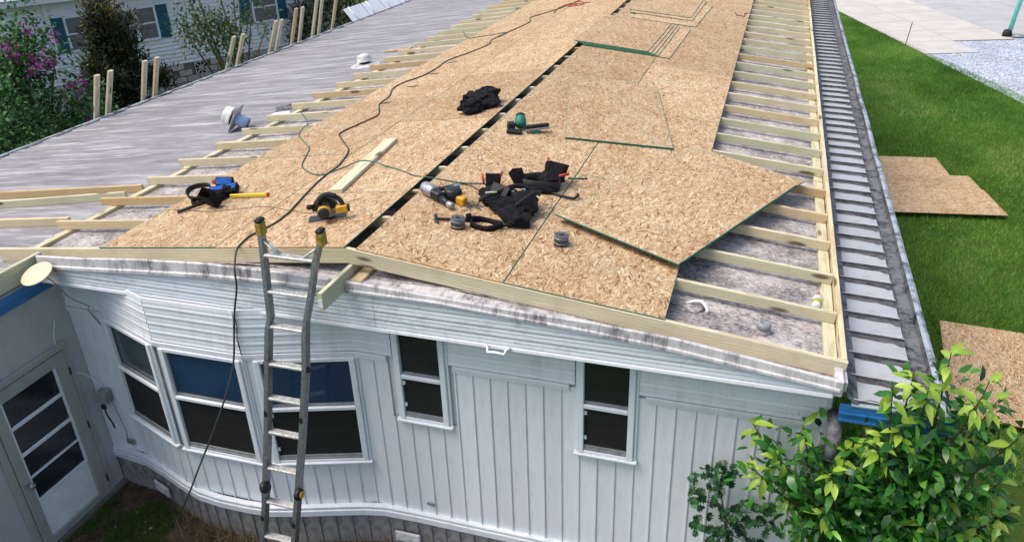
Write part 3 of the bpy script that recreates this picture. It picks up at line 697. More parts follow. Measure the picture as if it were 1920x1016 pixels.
# ------------------------------------------------------------------ addition on the left, with the door
def addition():
    A = thing('house_addition', 'low streaked-roof addition with storm door joined to the mobile home', 'house', T(-5.6, 2, G))
    zr = lambda x: -PITCH*abs(x)-.13
    vs = []; xs = [-7.95, -7.0, -6.0, -5.0, -4.2, -3.752]; ys = [-3.2, 0, 4, 8, 12, 16, LEN]
    for y in ys: vs += [(x, y, zr(x)) for x in xs]
    n = len(xs); b = B().add(vs, [(j*n+i, j*n+i+1, (j+1)*n+i+1, (j+1)*n+i) for j in range(len(ys)-1) for i in range(n-1)])
    b.add([(-3.752, -3.2, zr(3.752)), (-3.14, -3.2, zr(3.14)), (-3.14, -.03, zr(3.14)), (-3.752, -.03, zr(3.752))], [(0, 1, 2, 3)])
    roof = wbuild(b, 'roof', 'roof_streak', A)
    # white drip edge on the far eave; dark tabs along it stand in for shadow segments
    wbuild(B().box(-7.985, -7.925, -3.2, LEN, zr(7.95)-.06, zr(7.95)+.022, 0, None, .006), 'eave_edge', 'lip_metal', roof)
    y = .4; k = 0
    me = B().box(-.075, .0, -.16, .16, -.004, .008).mesh('edge_shadow_tab', 'gutter_dark')
    while y < LEN-.4: inst('edge_shadow_tab', me, roof, T(-7.85, y, zr(7.87)+.008, rnd.uniform(-.06, .06), 0, -math.atan(PITCH))); y += .62
    y = -2.4
    while y < LEN:                        # raised lap seams of the old roof sheets, running down the slope
        x0, x1 = -7.90, (-3.80 if y > 0 else -3.25); yy = y+rnd.uniform(-.06, .06)
        wbuild(B().add([(x0, yy-.018, zr(x0)+.001), (x1, yy-.018, zr(x1)+.001), (x1, yy-.004, zr(x1)+.006), (x0, yy-.004, zr(x0)+.006), (x1, yy+.012, zr(x1)+.001), (x0, yy+.012, zr(x0)+.001)], [(0, 1, 2, 3), (3, 2, 4, 5)]), 'lap_seam', 'roof_streak', roof)
        y += .915
    # door wall, facing the yard
    X = -3.2
    wall = wbuild(B().box(X-.10, X, -3.0, .05, G+.02, -.60).box(-7.9, X-.1, -3.0, -2.9, G, -.7).box(-7.85, -7.75, -3, LEN, G, -1.1), 'wall', 'addition_wall', A)
    for k in range(9): wbuild(B().box(X, X+.006, .045-.155-.16*k if False else -3.0+.33*k, -3.0+.33*k+.012, G+.05, -.62), 'wall_seam', 'addition_wall', wall)
    wbuild(B().box(X-.02, X+.05, -3.0, .04, G-.01, G+.05), 'footing', 'mortar', A)
    lumber('eave_board', (-3.16, -2.9, -.36), (-3.16, -.07, -.36), .04, .185, A)
    wbuild(B().box(-3.21, -3.135, -2.9, -.02, -.575, -.552), 'drip_strip', 'lip_metal', A)
    wbuild(B().box(-3.17, -3.13, -2.9, -.06, -.64, -.576).box(-3.18, -3.15, -2.9, -.06, -.72, -.641), 'blue_fascia', 'blue_metal', A)
    # storm door
    y0, y1, zb, zt = -1.02, -.17, G+.06, -1.36
    dr = B(); f = .10
    dr.box(X+.004, X+.040, y0, y0+f, zb, zt, 0, None, .006).box(X+.004, X+.040, y1-f-.04, y1, zb, zt, 0, None, .006)
    dr.box(X+.004, X+.040, y0+f, y1-f-.04, zt-.12, zt, 0, None, .006).box(X+.004, X+.040, y0+f, y1-f-.04, zb, zb+.09, 0, None, .006)
    door = wbuild(dr, 'door', 'door_paint', A)
    wbuild(B().box(X+.006, X+.024, y0+f, y1-f-.04, zb+.09, -2.63, 0, None, .004), 'kick_panel', 'white_plastic', door)
    zs = [-2.60, -2.33, -2.07, -1.77, zt-.12]
    for a, c in zip(zs[:-1], zs[1:]): wbuild(B().box(X+.008, X+.012, y0+f+.01, y1-f-.05, a+.012, c-.012), 'pane', 'dark_glass', door)
    for z, h in ((-2.61, .022), (-2.33, .010), (-2.07, .018), (-1.77, .018)):
        wbuild(B().box(X+.012, X+.034, y0+f, y1-f-.04, z-h, z+h, 0, None, .004), 'glazing_rail', 'trim_white', door)
    for yy in (y0+f+.006, y1-f-.046): wbuild(B().box(X+.013, X+.036, yy-.012, yy+.012, -2.62, zt-.10, 0, None, .004), 'glazing_stile', 'trim_white', door)
    wbuild(B().lathe([(.012, 0), (.012, .03), (.03, .045), (.032, .065), (.02, .078), (.002, .08)], 16, 0, Matrix.Translation((X+.04, y0+.055, -2.36)) @ Matrix.Rotation(R(90), 4, 'Y')), 'knob', 'tool_silver', door)
    for z in (-1.6, -2.25, -2.95): wbuild(B().tube([(X+.045, y1-.004, z-.04), (X+.045, y1-.004, z+.04)], .009, 8), 'hinge', 'steel_dark', door)
    fr = B().box(X, X+.03, y0-.075, y0-.006, G+.05, zt+.07, 0, None, .005).box(X, X+.03, y1+.006, y1+.06, G+.05, zt+.07, 0, None, .005).box(X, X+.045, y0-.075, y1+.06, zt+.012, zt+.075, 0, None, .006)
    wbuild(fr, 'door_frame', 'door_paint', A)
addition()
def wall_box():
    t = thing('junction_box', 'small grey cable box with dangling wires in the wall corner by the bay window', 'cable box', T(-3.0, .02, -2.0))
    B().box(-.085, .03, -.075, .03, -.07, .08, 0, None, .012).build('case', 'vent_grey', t)
    B().box(-.06, -.01, -.078, -.05, -.13, -.071, 0, None, .004).build('connector', 'black_plastic', t)
    B().tube([(-.03, -.066, -.13), (-.02, -.07, -.2), (.0, -.06, -.28), (.015, -.06, -.36)], .008, 6).build('black_lead', 'black_rubber', t)
    B().tube([(-.03, -.0, .08), (-.12, -.02, .2), (-.17, -.06, .28), (-.18, -.14, .33), (-.185, -.24, .42), (-.185, -.22, .8), (-.185, -.15, .95)], .0055, 6).build('white_cable', 'white_plastic', t)
    B().tube([(.02, -.03, .0), (.07, -.03, -.1), (.10, -.015, -.4), (.09, -.02, -.56)], .0045, 6).build('grey_cable', 'vent_grey', t)
wall_box()
def dish():
    d = thing('dish_antenna', 'round cream dish face up under the eave board, above the door', 'dish', T(-2.95, -.325, -.437, 0, R(22), R(-4)))
    B().lathe([(.005, .004), (.10, .006), (.135, .012), (.141, .012), (.142, .004), (.10, -.004), (.005, -.006)], 40).build('dish', 'dish_cream', d)
    B().tube([(.0, .0, -.002), (.06, .10, -.10), (-.1, .24, -.12)], .014, 8).build('arm', 'dish_cream', d)
    B().tube([(.03, .02, .0), (.06, .03, -.16), (.08, .02, -.30), (.04, .06, -.42), (.09, .1, -.56), (.05, .09, -.60), (.04, .08, -.95)], .0055, 6).build('cable', 'vent_grey', d)
dish()

# ------------------------------------------------------------------ loose timber on the left roof
zl = lambda x: -PITCH*abs(x)-.13
for (x0, y0, x1, y1, lab) in ((-7.1, 1.68, -3.66, 1.82, 'longest upper of the two loose pine boards lying close together on the streaked roof'),
                              (-6.9, 1.25, -3.70, 1.60, 'lower of the two loose pine boards lying close together on the streaked roof'),
                              (-6.6, .80, -3.78, .865, 'loose pine board butted against the second rafter on the streaked roof')):
    o = lumber('loose_board', (x0, y0, zl(x0)+.0905), (x1, y1, zl(x1)+.0905), .038, .089)
    tag(o, lab, 'board', 'loose boards on the left roof')
POSTS = [(5.66, -1.03, -7.76, -0.3), (5.94, -1.04, -7.73, -0.29), (6.84, -1.03, -7.78, -0.32), (7.15, -1.02, -7.77, -0.32), (9.43, -1.04, -7.71, -0.38), (9.79, -1.05, -7.74, -0.4), (11.05, -1.01, -7.72, -0.34), (11.32, -1.03, -7.75, -0.36), (11.99, -1.03, -7.75, -0.22), (12.33, -1.05, -7.78, -0.24), (12.96, -1.01, -7.75, -0.16), (13.27, -1.03, -7.79, -0.21), (13.97, -1.01, -7.8, -0.31)]
ORD = ['nearest', 'second', 'third', 'fourth', 'fifth', 'sixth', 'seventh', 'eighth', 'ninth', 'tenth', 'eleventh', 'twelfth', 'farthest']
for i, (y, ze, xt, zt) in enumerate(POSTS):
    e = Vector((-8.03, y, -1.0)); t = Vector((xt-.02, y, zt)); d = (t-e).normalized()
    foot = e+d*((G+.01-e.z)/d.z)
    o = lumber('leaning_board', foot, t, .105, .045, None, (1, 0, .3))
    tag(o, f'{ORD[i]} upright pine board leaning on the far eave, counted from the left', 'board', 'boards leaning against the far eave')
def eave_guard():
    g_ = thing('gutter_guard', 'bent white sheet metal strip standing on the far eave at the top', 'sheet metal', T(-8.0, 15, -1.05))
    for k in range(4):
        y0 = 14.9+k*1.05
        b = B().add([(-7.93, y0, -1.03), (-8.25, y0+.1, -.72), (-8.25, y0+1.1, -.72), (-7.93, y0+1.0, -1.03), (-7.94, y0, -1.04), (-8.26, y0+.1, -.73), (-8.26, y0+1.1, -.73), (-7.94, y0+1.0, -1.04)], [(0, 1, 2, 3), (4, 5, 6, 7), (0, 1, 5, 4), (1, 2, 6, 5), (2, 3, 7, 6), (3, 0, 4, 7)])
        wbuild(b, 'panel', 'trim_white', g_)
        wbuild(B().tube([(-7.92, y0+.28, -1.02), (-8.24, y0+.36, -.705)], .016, 6), 'strap', 'white_plastic', g_)
eave_guard()
def vents():
    # toppled vent lying on its flange, upright vent farther back
    def vent(label, m):
        v = thing('roof_vent', label, 'roof vent', m, 'roof vents on the old roof')
        B().lathe([(.165, .0), (.165, .02), (.150, .028), (.145, .10), (.125, .135), (.07, .150), (.003, .153)], 28).build('dome', 'vent_white', v)
        B().lathe([(.10, -.05), (.11, .0), (.135, .004), (.135, -.012)], 24).build('neck', 'steel_dark', v)
        B().box(-.21, .21, -.21, .21, -.062, -.050, 0, None, .004).build('flange', 'flash', v)
        return v
    v = vent('toppled mushroom roof vent with pale blue pipe end showing', T(-4.20, 4.32, -.42, R(15), R(0), R(-62)) @ Matrix.Scale(.86, 4))
    B().lathe([(.105, -.27), (.105, -.062), (.10, -.062), (.10, -.27)], 24).build('pipe_end', 'vent_blue', v)
    v = vent('upright domed roof vent on a white sealed flange by the rafter ends', T(-4.22, 8.42, zl(4.22)+.08, R(20), 0, -.11) @ Matrix.Scale(.85, 4))
    B().lathe([(.34, -.098), (.33, -.085), (.2, -.055), (.10, -.052)], 24).build('sealant', 'flash', v)
    o = tag(put(bpy.data.objects.new('board_scrap', sheet_mesh(.55, .22, ('x-', 'x+', 'y-', 'y+'))), None, T(-4.15, 9.75, zl(4.15)+.006, R(8), 0, -math.atan(PITCH))), 'small strand board scrap on the old roof beside the rafter ends', 'scrap')
    p = thing('plumbing_vent', 'grey plumbing vent cap sitting on mottled roof between two rafters', 'vent cap', T(3.18, .37, old_profile(3.18), 0, 0, R(6)) @ Matrix.Scale(.8, 4))
    B().lathe([(.075, 0), (.06, .02), (.055, .05)], 20).build('collar', 'roof_mottle', p)
    B().lathe([(.05, .035), (.062, .04), (.066, .085), (.055, .10), (.045, .105), (.04, .098), (.003, .095)], 20).build('cap', 'vent_grey', p)
    q = thing('water_bottle', 'clear drink bottle with red cap lying against the eave sleeper', 'bottle', T(3.575, .97, old_profile(3.56)+.036, R(85), 0, R(2)))
    B().lathe([(.028, -.10), (.034, -.09), (.034, .03), (.030, .06), (.014, .09), (.013, .10)], 16, 0, Matrix.Rotation(R(90), 4, 'Y')).build('body', 'clear_plastic', q)
    B().lathe([(.0345, -.085), (.0348, -.02)], 16, 0, Matrix.Rotation(R(90), 4, 'Y')).build('drink', 'drink', q)
    B().lathe([(.016, .098), (.016, .125), (.002, .126)], 12, 0, Matrix.Rotation(R(90), 4, 'Y')).build('cap', 'tool_red', q)
    s = thing('pipe_stub', 'white bent plastic pipe stub poking from the roof beside the nearest rafter', 'pipe', T(2.70, .50, old_profile(2.7)))
    B().tube([(-.10, .03, .02), (-.03, .03, .05), (.02, .02, .055), (.06, -.03, .035), (.07, -.06, .01)], .012, 8).build('pipe', 'white_plastic', s)
    B().lathe([(.10, .002), (.07, .010), (.03, .02), (.01, .022)], 14, 0, T(-.05, .02, 0)).build('sealant', 'roof_mottle', s)
vents()

# ------------------------------------------------------------------ loose strand board
def loose(name, label, x, y, rz, h, L=2.44, W=1.22, tilt=0., raw=(), group=None):
    m = deck_m(x, y, rz, h) @ Matrix.Rotation(tilt, 4, 'Y')
    o = put(bpy.data.objects.new('strand_board', sheet_mesh(L, W, raw)), None, m)
    return tag(o, label, 'board', group)
def sheets():
    base = .0152
    ang = math.atan2(3.22-.74, 3.5-2.5)      # long edge of the turned sheets
    d = Vector((math.cos(ang), math.sin(ang), 0)); nrm = Vector((-d.y, d.x, 0))
    c = Vector((2.50, .74, 0))+d*1.22+nrm*.61
    G1 = 'turned sheets overhanging the rafters'
    loose('s', 'top strand board of the turned pile hanging out over bare rafters', c.x, c.y, ang, base+.062, raw=('x+',), group=G1)
    loose('s', 'middle strand board of the turned pile, a corner showing at right', c.x+.036, c.y+.09, ang-R(.05), base+.049, group=G1)
    loose('s', 'bottom strand board of the turned pile, farthest corner near the eave', c.x+.06, c.y+.22, ang-R(1.0), base+.036, group=G1)
    for k_, (bx_, by_) in enumerate(((1.75, 1.35), (2.42, 1.05), (2.35, 2.9))):
        tag(lumber('shim_block', (bx_-.15, by_, deckz(bx_-.15)+base+.0355), (bx_+.15, by_, deckz(bx_+.15)+base+.0355), .089, .035), ['short pine block under the left edge of the turned pile', 'short pine block under the near corner of the turned pile', 'short pine block under the far half of the turned pile'][k_], 'block')
    a2 = math.atan2(5.66-3.25, .40-.94)
    loose('s', 'single strand board lying askew behind the green nail gun, green front edge', 1.25, 4.63, a2, base+.012, 2.44, 1.20)
    loose('s', 'flat strand board lying under the askew board, one green edge showing', 1.252, 4.634, a2-R(.1), base, 2.44, 1.20)
    for k in range(5):
        loose('s', ['bottom', 'second from bottom', 'middle', 'second from top', 'top'][k]+' strand board of the five-sheet stack covering the ridge gap', .57+.055*(4-k)*(1 if k else 1.6), 9.02-.006*(4-k), R(90+[-1.4, -.9, -1.1, -1.0, -1.3][k]), base+.0125*k, group='sheets stacked over the ridge gap')
    for k in range(3):
        loose('s', ['bottom', 'middle', 'top'][k]+' strand board of the far three-sheet stack at the frame top', .98-.06*k+(.08 if k == 0 else 0), 12.0+.22*k-(.25 if k == 0 else 0), R(90-[2.5, 1.2, .5][k]), base+.0125*k, group='far stack of sheets')
    # cut strip lying across the seam
    loose('s', 'narrow cut strand board strip lying slantwise by the ridge gap', .62, 2.56, math.atan2(2.03-2.66, .78-.02), base, 1.02, .46, raw=('x-', 'x+', 'y-', 'y+'))
    def ground(label, x, y, rz, h, L=2.44, W=1.22):
        o = put(bpy.data.objects.new('strand_board', sheet_mesh(L, W, ('x-', 'x+', 'y+', 'y-'))), None, T(x, y, G+.06+h, rz))
        tag(o, label, 'board', 'sheets dropped on the lawn')
    ground('front strand board of the overlapping three on the lawn', 5.98, 10.18, R(8), .040)
    ground('middle strand board on the lawn, half covered by the front one', 5.86, 10.95, R(8), .024)
    ground('rear strand board of the overlapping three on the lawn', 5.40, 12.05, R(6), .006)
    ground('strand board alone on the lawn behind the leafy shrub', 6.25, 4.52, R(85), .02, 2.2, 1.45)
sheets()
o = lumber('deck_board', (-.775, 1.20, deckz(.775)+.0155+.039), (-.965, 2.84, deckz(.965)+.0155+.039), .14, .038, None, (-PITCH, 0, 1))
tag(o, 'pale green-tinted plank lying flat on the left strand board deck', 'plank')

# ------------------------------------------------------------------ ladder
def ladder():
    L = thing('ladder', 'worn aluminium ladder with yellow tips leaning on the gable edge', 'ladder', T(-.5, -.9, G))
    Y = lambda z: -.31+.207*(z+.3)
    lx = [(.20, -.605), (0, -.592), (-.28, -.577), (-.50, -.562), (-.60, -.585), (-.9, -.612), (-1.5, -.655), (-2.2, -.725), (-2.6, -.775), (G, -.86)]
    rx = [(.17, -.075), (0, -.130), (-.28, -.185), (-.50, -.238), (-.60, -.250), (-.9, -.262), (-1.5, -.325), (-2.2, -.415), (-2.6, -.465), (G, -.545)]
    fx = lambda t, z: float(np.interp(-z, [-a for a, b in t], [b for a, b in t]))
    for t, s in ((lx, 1), (rx, -1)):
        prof = [(-.033, -.017), (.033, -.017), (.033, .017), (-.033, .017)]
        vs = []
        for z, x in t:
            k = 1.12 if z < -.55 else 1.
            vs += [(x+b*k, Y(z)+a*k, z) for a, b in prof]
        n = len(t); f = [(4*i+j, 4*i+(j+1) % 4, 4*i+4+(j+1) % 4, 4*i+4+j) for i in range(n-1) for j in range(4)]+[(0, 1, 2, 3), (4*n-4, 4*n-3, 4*n-2, 4*n-1)]
        wbuild(B().add(vs, f), 'rail', 'aluminium', L)
        z, x = t[0]
        tip = wbuild(B().box(x-.027, x+.027, Y(z)-.040, Y(z)+.040, z-.05, z+.055, 0, None, .006), 'end_cap', 'yellow_label', L)
        wbuild(B().box(x-.030, x+.030, Y(z)-.043, Y(z)+.043, z+.056, z+.088, 0, None, .012), 'rubber_tip', 'black_rubber', tip)
        # brace from the rail down to the top rung
        for dy in (-.012, .014): wbuild(B().tube([(x+s*.02, Y(.12)+dy, .13-.02), (x+s*.17, Y(0)+dy, .005)], .009, 6), 'brace', 'aluminium_worn', L)
        wbuild(B().lathe([(.05, -.02), (.055, 0), (.05, .02), (.02, .024)], 20, 0, Matrix.Translation((fx(t, -2.0)+(.03 if s < 0 else .02), Y(-2.0)-.045, -2.0)) @ Matrix.Rotation(R(90 if s < 0 else 70), 4, 'Y')), 'lock_knob', 'black_plastic', L)
        if s < 0: wbuild(B().lathe([(.018, .0), (.033, .0), (.033, .008), (.018, .008)], 18, 0, Matrix.Translation((fx(t, -2.0)+.055, Y(-2.0)-.045, -2.0)) @ Matrix.Rotation(R(90), 4, 'Y')), 'knob_ring', 'yellow', L)
        wbuild(B().lathe([(.022, -.012), (.026, 0), (.022, .012)], 14, 0, Matrix.Translation((fx(t, -.88)-s*.022, Y(-.88)-.01, -.90)) @ Matrix.Rotation(R(90), 4, 'Y')), 'lock_pin', 'black_plastic', L)
        wbuild(B().box(x-.035+(fx(t, G)-x), x+.035+(fx(t, G)-x), Y(G)-.05, Y(G)+.05, G, G+.035, 0, None, .01), 'foot', 'black_rubber', L)
        for zs in (-1.34, -2.33):
            wbuild(B().box(fx(t, zs)-.012, fx(t, zs)+.012, Y(zs)-.0405, Y(zs)-.0385, zs-.05, zs+.04), 'sticker', 'black_plastic', L)
    for z in (0., -.29, -.575, -.895, -1.195, -1.5, -1.835, -2.16, -2.505, -2.83):
        a, c = fx(lx, z)+.015, fx(rx, z)-.015
        r = B().box(a, c, Y(z)-.030, Y(z)+.030, z-.014, z+.012, 0, None, .006)
        for k in range(3): r.box(a, c, Y(z)-.024+.018*k, Y(z)-.014+.018*k, z+.0122, z+.016)
        r.box(a, c, Y(z)-.034, Y(z)-.0305, z-.008, z+.004)
        wbuild(r, 'rung', 'aluminium_worn', L)
ladder()

# ------------------------------------------------------------------ cords and hoses
def smooth_path(p, n=6):
    p = [Vector(q) for q in p]; out = []
    for i in range(len(p)-1):
        a, b, c, d = p[max(i-1, 0)], p[i], p[i+1], p[min(i+2, len(p)-1)]
        for k in range(n):
            t = k/n; out.append(.5*((2*b)+(c-a)*t+(2*a-5*b+4*c-d)*t*t+(3*b-a-3*c+d)*t**3))
    return out+[p[-1]]
def on_deck(pts, r, extra=0.):
    return [(x, y, (deckz(x)+.0155 if x > -2.52 else deckz(x)+.002)+r+extra) for x, y in pts]
def cords():
    c = [(-1.15, 14.4), (-1.23, 13.1), (-1.46, 12.09), (-1.80, 11.32), (-1.66, 10.66), (-1.78, 9.73), (-1.88, 9.01), (-1.78, 8.53), (-1.93, 7.88), (-2.10, 7.37), (-2.06, 6.77), (-2.10, 6.24), (-2.24, 5.89), (-2.24, 5.53), (-2.07, 5.06), (-2.01, 4.63), (-1.82, 4.24), (-1.74, 4.0), (-1.81, 3.66), (-1.88, 3.31), (-1.76, 3.08), (-1.42, 2.64), (-1.3, 2.39), (-1.2, 2.03), (-1.19, 1.81), (-1.15, 1.47), (-1.05, 0.99), (-.99, .73), (-.98, .51), (-1.0, .40), (-1.02, .31), (-1.05, .21)]
    p = smooth_path(on_deck(c, .008)+[(-1.03, .06, -.095), (-1.0, -.06, -.11), (-.94, -.2, -.2), (-.93, -.235, -.35), (-1.0, -.26, -.63), (-1.06, -.32, -1.05), (-1.15, -.40, -1.35), (-1.32, -.46, -1.72), (-1.55, -.50, -2.15), (-1.82, -.46, -2.60), (-2.1, -.40, -3.0), (-2.3, -.42, G+.012), (-2.55, -.75, G+.012), (-2.8, -1.6, G+.012)], 5)
    tag(wbuild(B().tube(p, .0085, 7), 'extension_cord', 'cord_grey'), 'dark extension cord running down the deck and over the gable to the ground', 'cord')
    h = [(-3.16, 4.48), (-2.72, 3.92), (-2.65, 3.69), (-2.47, 3.3), (-2.11, 2.88), (-1.94, 2.66), (-1.73, 2.17), (-1.59, 1.97), (-1.37, 1.79), (-1.22, 1.76), (-1.12, 1.92)]
    q = on_deck(h, .006)+[(-1.0, 2.04, deckz(1)+.045), (-.90, 2.04, deckz(.9)+.062), (-.74, 2.0, deckz(.74)+.05), (-.62, 1.95, deckz(.6)+.025)]+on_deck([(-.49, 1.88), (-.3, 1.75), (-.13, 1.62), (.11, 1.59), (.34, 1.6), (.56, 1.68), (.69, 1.61), (.735, 1.52), (.71, 1.44)], .006)
    tag(wbuild(B().tube(smooth_path(q, 5), .0065, 6), 'air_hose', 'hose_green'), 'thin green air hose looping from the left rafters across the ridge gap', 'hose')
    tag(wbuild(B().tube(smooth_path(on_deck([(.32, 1.585), (.44, 1.58), (.55, 1.52), (.66, 1.44)], .007), 5), .0055, 6), 'hose_lead', 'cord_grey'), 'short dark hose end running into the black tool rig', 'hose')
    tag(wbuild(B().tube(smooth_path(on_deck([(.46, 1.60), (.36, 1.565), (.28, 1.46), (.235, 1.375)], .008, .01), 5), .006, 6), 'gun_hose', 'hose_green'), 'short hose end coupled to the silver nail gun', 'hose')
    tag(wbuild(B().tube(smooth_path(on_deck([(-3.0, 10.44), (-2.75, 9.9), (-2.50, 9.42), (-2.3, 9.5), (-2.05, 9.56), (-1.80, 9.66), (-1.83, 9.2)], .006), 5), .0065, 6), 'branch_hose', 'hose_green'), 'thin green hose joining the dark cord far up the left deck', 'hose')
    r = [(-1.40, 11.6), (-1.46, 12.3), (-1.30, 12.75), (-1.12, 12.5), (-1.2, 12.25), (-1.36, 12.55), (-1.15, 12.9), (-.95, 12.45), (-1.12, 12.3), (-1.3, 12.5), (-.86, 12.62)]
    tag(wbuild(B().tube(smooth_path(on_deck(r, .012), 5), .009, 6), 'red_hose', 'hose_red'), 'small tangle of red hose far up the left deck', 'hose')
    s = [(-2.9, .83), (-2.3, .86), (-1.9, .80), (-1.4, .90), (-1.05, .80), (-.7, .72), (-.5, .98), (-.42, 1.06)]
    tag(wbuild(B().tube(smooth_path([(x, y, deckz(x)+.0155+.003) for x, y in s], 4), .0022, 5), 'chalk_string', 'cord_grey'), 'thin chalk string stretched from the blue tool belt to the yellow saw', 'string')
    tag(wbuild(B().tube([(2.20, 12.6, deckz(2.2)+.022), (2.26, 12.3, deckz(2.26)+.022), (2.42, 12.3, deckz(2.42)+.022), (2.40, 12.62, deckz(2.4)+.022), (2.46, 12.75, deckz(2.46)+.022)], .008, 6), 'bent_wire', 'twig'), 'bent rusty wire lying near the right edge of the far deck', 'wire')
    # lawn string on its stake, and the mint pole
    st = thing('string_stake', 'thin rusty stake with string at the lawn edge', 'stake', T(7.26, 24.67, G))
    B().tube([(0, 0, 0), (.08, -.02, .78)], .013, 6).build('rod', 'twig', st)
    tag(wbuild(B().tube(smooth_path([(5.2, 31.6, G+.1), (6.2, 28.6, G+.35), (7.36, 24.65, G+.75), (7.9, 22.6, G+.5), (8.6, 20.5, G+.3), (9.2, 18.7, G+.12), (10.4, 15.2, G+.1)], 5), .006, 5), 'edge_string', 'string_yellow'), 'pale yellow string line stretched along the lawn edge', 'string')
    pl = thing('mint_post', 'mint green post with black foot standing on the concrete', 'post', T(10.72, 26.7, G+.03))
    B().tube([(0, 0, .12), (.30, .05, 3.2)], .075, 12).build('shaft', 'mint_paint', pl)
    B().lathe([(.15, 0), (.15, .1), (.12, .2), (.09, .22)], 16, 0, T(-.05, 0, 0)).build('foot', 'black_rubber', pl)
    B().lathe([(.25, 0), (.18, .06), (.05, .09)], 14, 0, T(.28, -.02, 0)).build('weight_bag', 'vent_grey', pl)
cords()

# ------------------------------------------------------------------ tools on the deck
def lump(name, parts, mat, parent, seed, amp=.35, fr=9.):
    """One crumpled cloth mass: overlapping noisy lobes welded into a single skin."""
    bm = bmesh.new()
    for (x, y, z, rx, ry, rz) in parts:
        r = bmesh.ops.create_icosphere(bm, subdivisions=4, radius=1.)
        for v in r['verts']:
            n = noise.noise(v.co*1.6+Vector((seed, x*9, y*9)))*amp+abs(noise.noise(v.co*fr*.5+Vector((x*7, seed, 2))))*amp*.7
            k = 1+n-.12; c = Vector((v.co.x*rx*k+x, v.co.y*ry*k+y, v.co.z*rz*k+z)); c.z = max(c.z, .002); v.co = c
    me = bpy.data.meshes.new(name); bm.to_mesh(me); bm.free(); me.materials.append(M[mat])
    for p in me.polygons: p.use_smooth = True
    o = put(bpy.data.objects.new(name, me), parent, WM[parent])
    md = o.modifiers.new('weld', 'REMESH'); md.mode = 'VOXEL'; md.voxel_size = .009; md.use_smooth_shade = True
    return o
def band(path, wd, th=.006, closed=False):
    """A strap standing on edge along a path."""
    p = [Vector(q) for q in path]; vs = []; n = len(p)
    for i in range(n):
        a = p[(i-1) % n] if closed or i else p[0]; c = p[(i+1) % n] if closed or i < n-1 else p[-1]
        d = (c-a); d.z = 0; d.normalize(); o = Vector((d.y, -d.x, 0))*th/2
        vs += [tuple(p[i]-o), tuple(p[i]+o), tuple(p[i]+o+Vector((0, 0, wd))), tuple(p[i]-o+Vector((0, 0, wd)))]
    rg = range(n if closed else n-1)
    fs = [(4*i+j, 4*i+(j+1) % 4, 4*((i+1) % n)+(j+1) % 4, 4*((i+1) % n)+j) for i in rg for j in range(4)]
    if not closed: fs += [(0, 1, 2, 3), (4*n-4, 4*n-3, 4*n-2, 4*n-1)]
    return B().add(vs, fs, 0, None, True)
def ring(cx, cy, rx, ry, z=0., n=28, wob=.06, seed=0):
    return [(cx+rx*math.cos(t)*(1+wob*math.sin(3*t+seed)), cy+ry*math.sin(t)*(1+wob*math.cos(2*t+seed)), z+.01*math.sin(2*t+seed)) for t in (2*math.pi*k/n for k in range(n))]
def pouch(w, d, h, mi=0, lean=.2):
    """Open-topped tool pouch: tapered, with a hollow mouth and a front flap."""
    a, b = w/2, d/2; t = .006; k = .86
    b_ = B()
    lo = [(-a*k, -b*k, 0), (a*k, -b*k, 0), (a*k, b*k, 0), (-a*k, b*k, 0)]
    hi = [(-a, -b, h*.86), (a, -b, h*.86), (a, b, h), (-a, b, h)]
    inn = [(-a+t, -b+t, h*.86), (a-t, -b+t, h*.86), (a-t, b-t, h), (-a+t, b-t, h)]
    bt = [(-a*k+t, -b*k+t, h*.3), (a*k-t, -b*k+t, h*.3), (a*k-t, b*k-t, h*.3), (-a*k+t, b*k-t, h*.3)]
    vs = lo+hi+inn+bt
    fs = [(0, 3, 2, 1)]+[(i, (i+1) % 4, 4+(i+1) % 4, 4+i) for i in range(4)]+[(4+i, 4+(i+1) % 4, 8+(i+1) % 4, 8+i) for i in range(4)]+[(8+i, 8+(i+1) % 4, 12+(i+1) % 4, 12+i) for i in range(4)]+[(12, 13, 14, 15)]
    return b_.add(vs, fs, mi, None, True)
def soften():
    for o in list(col.objects):
        if o.name.split('.')[0] in ('pouch', 'front_panel', 'back_panel', 'flap', 'side_pocket'):
            md = o.modifiers.new('round', 'BEVEL'); md.width = .012; md.segments = 3; md.limit_method = 'ANGLE'
E0 = .0155
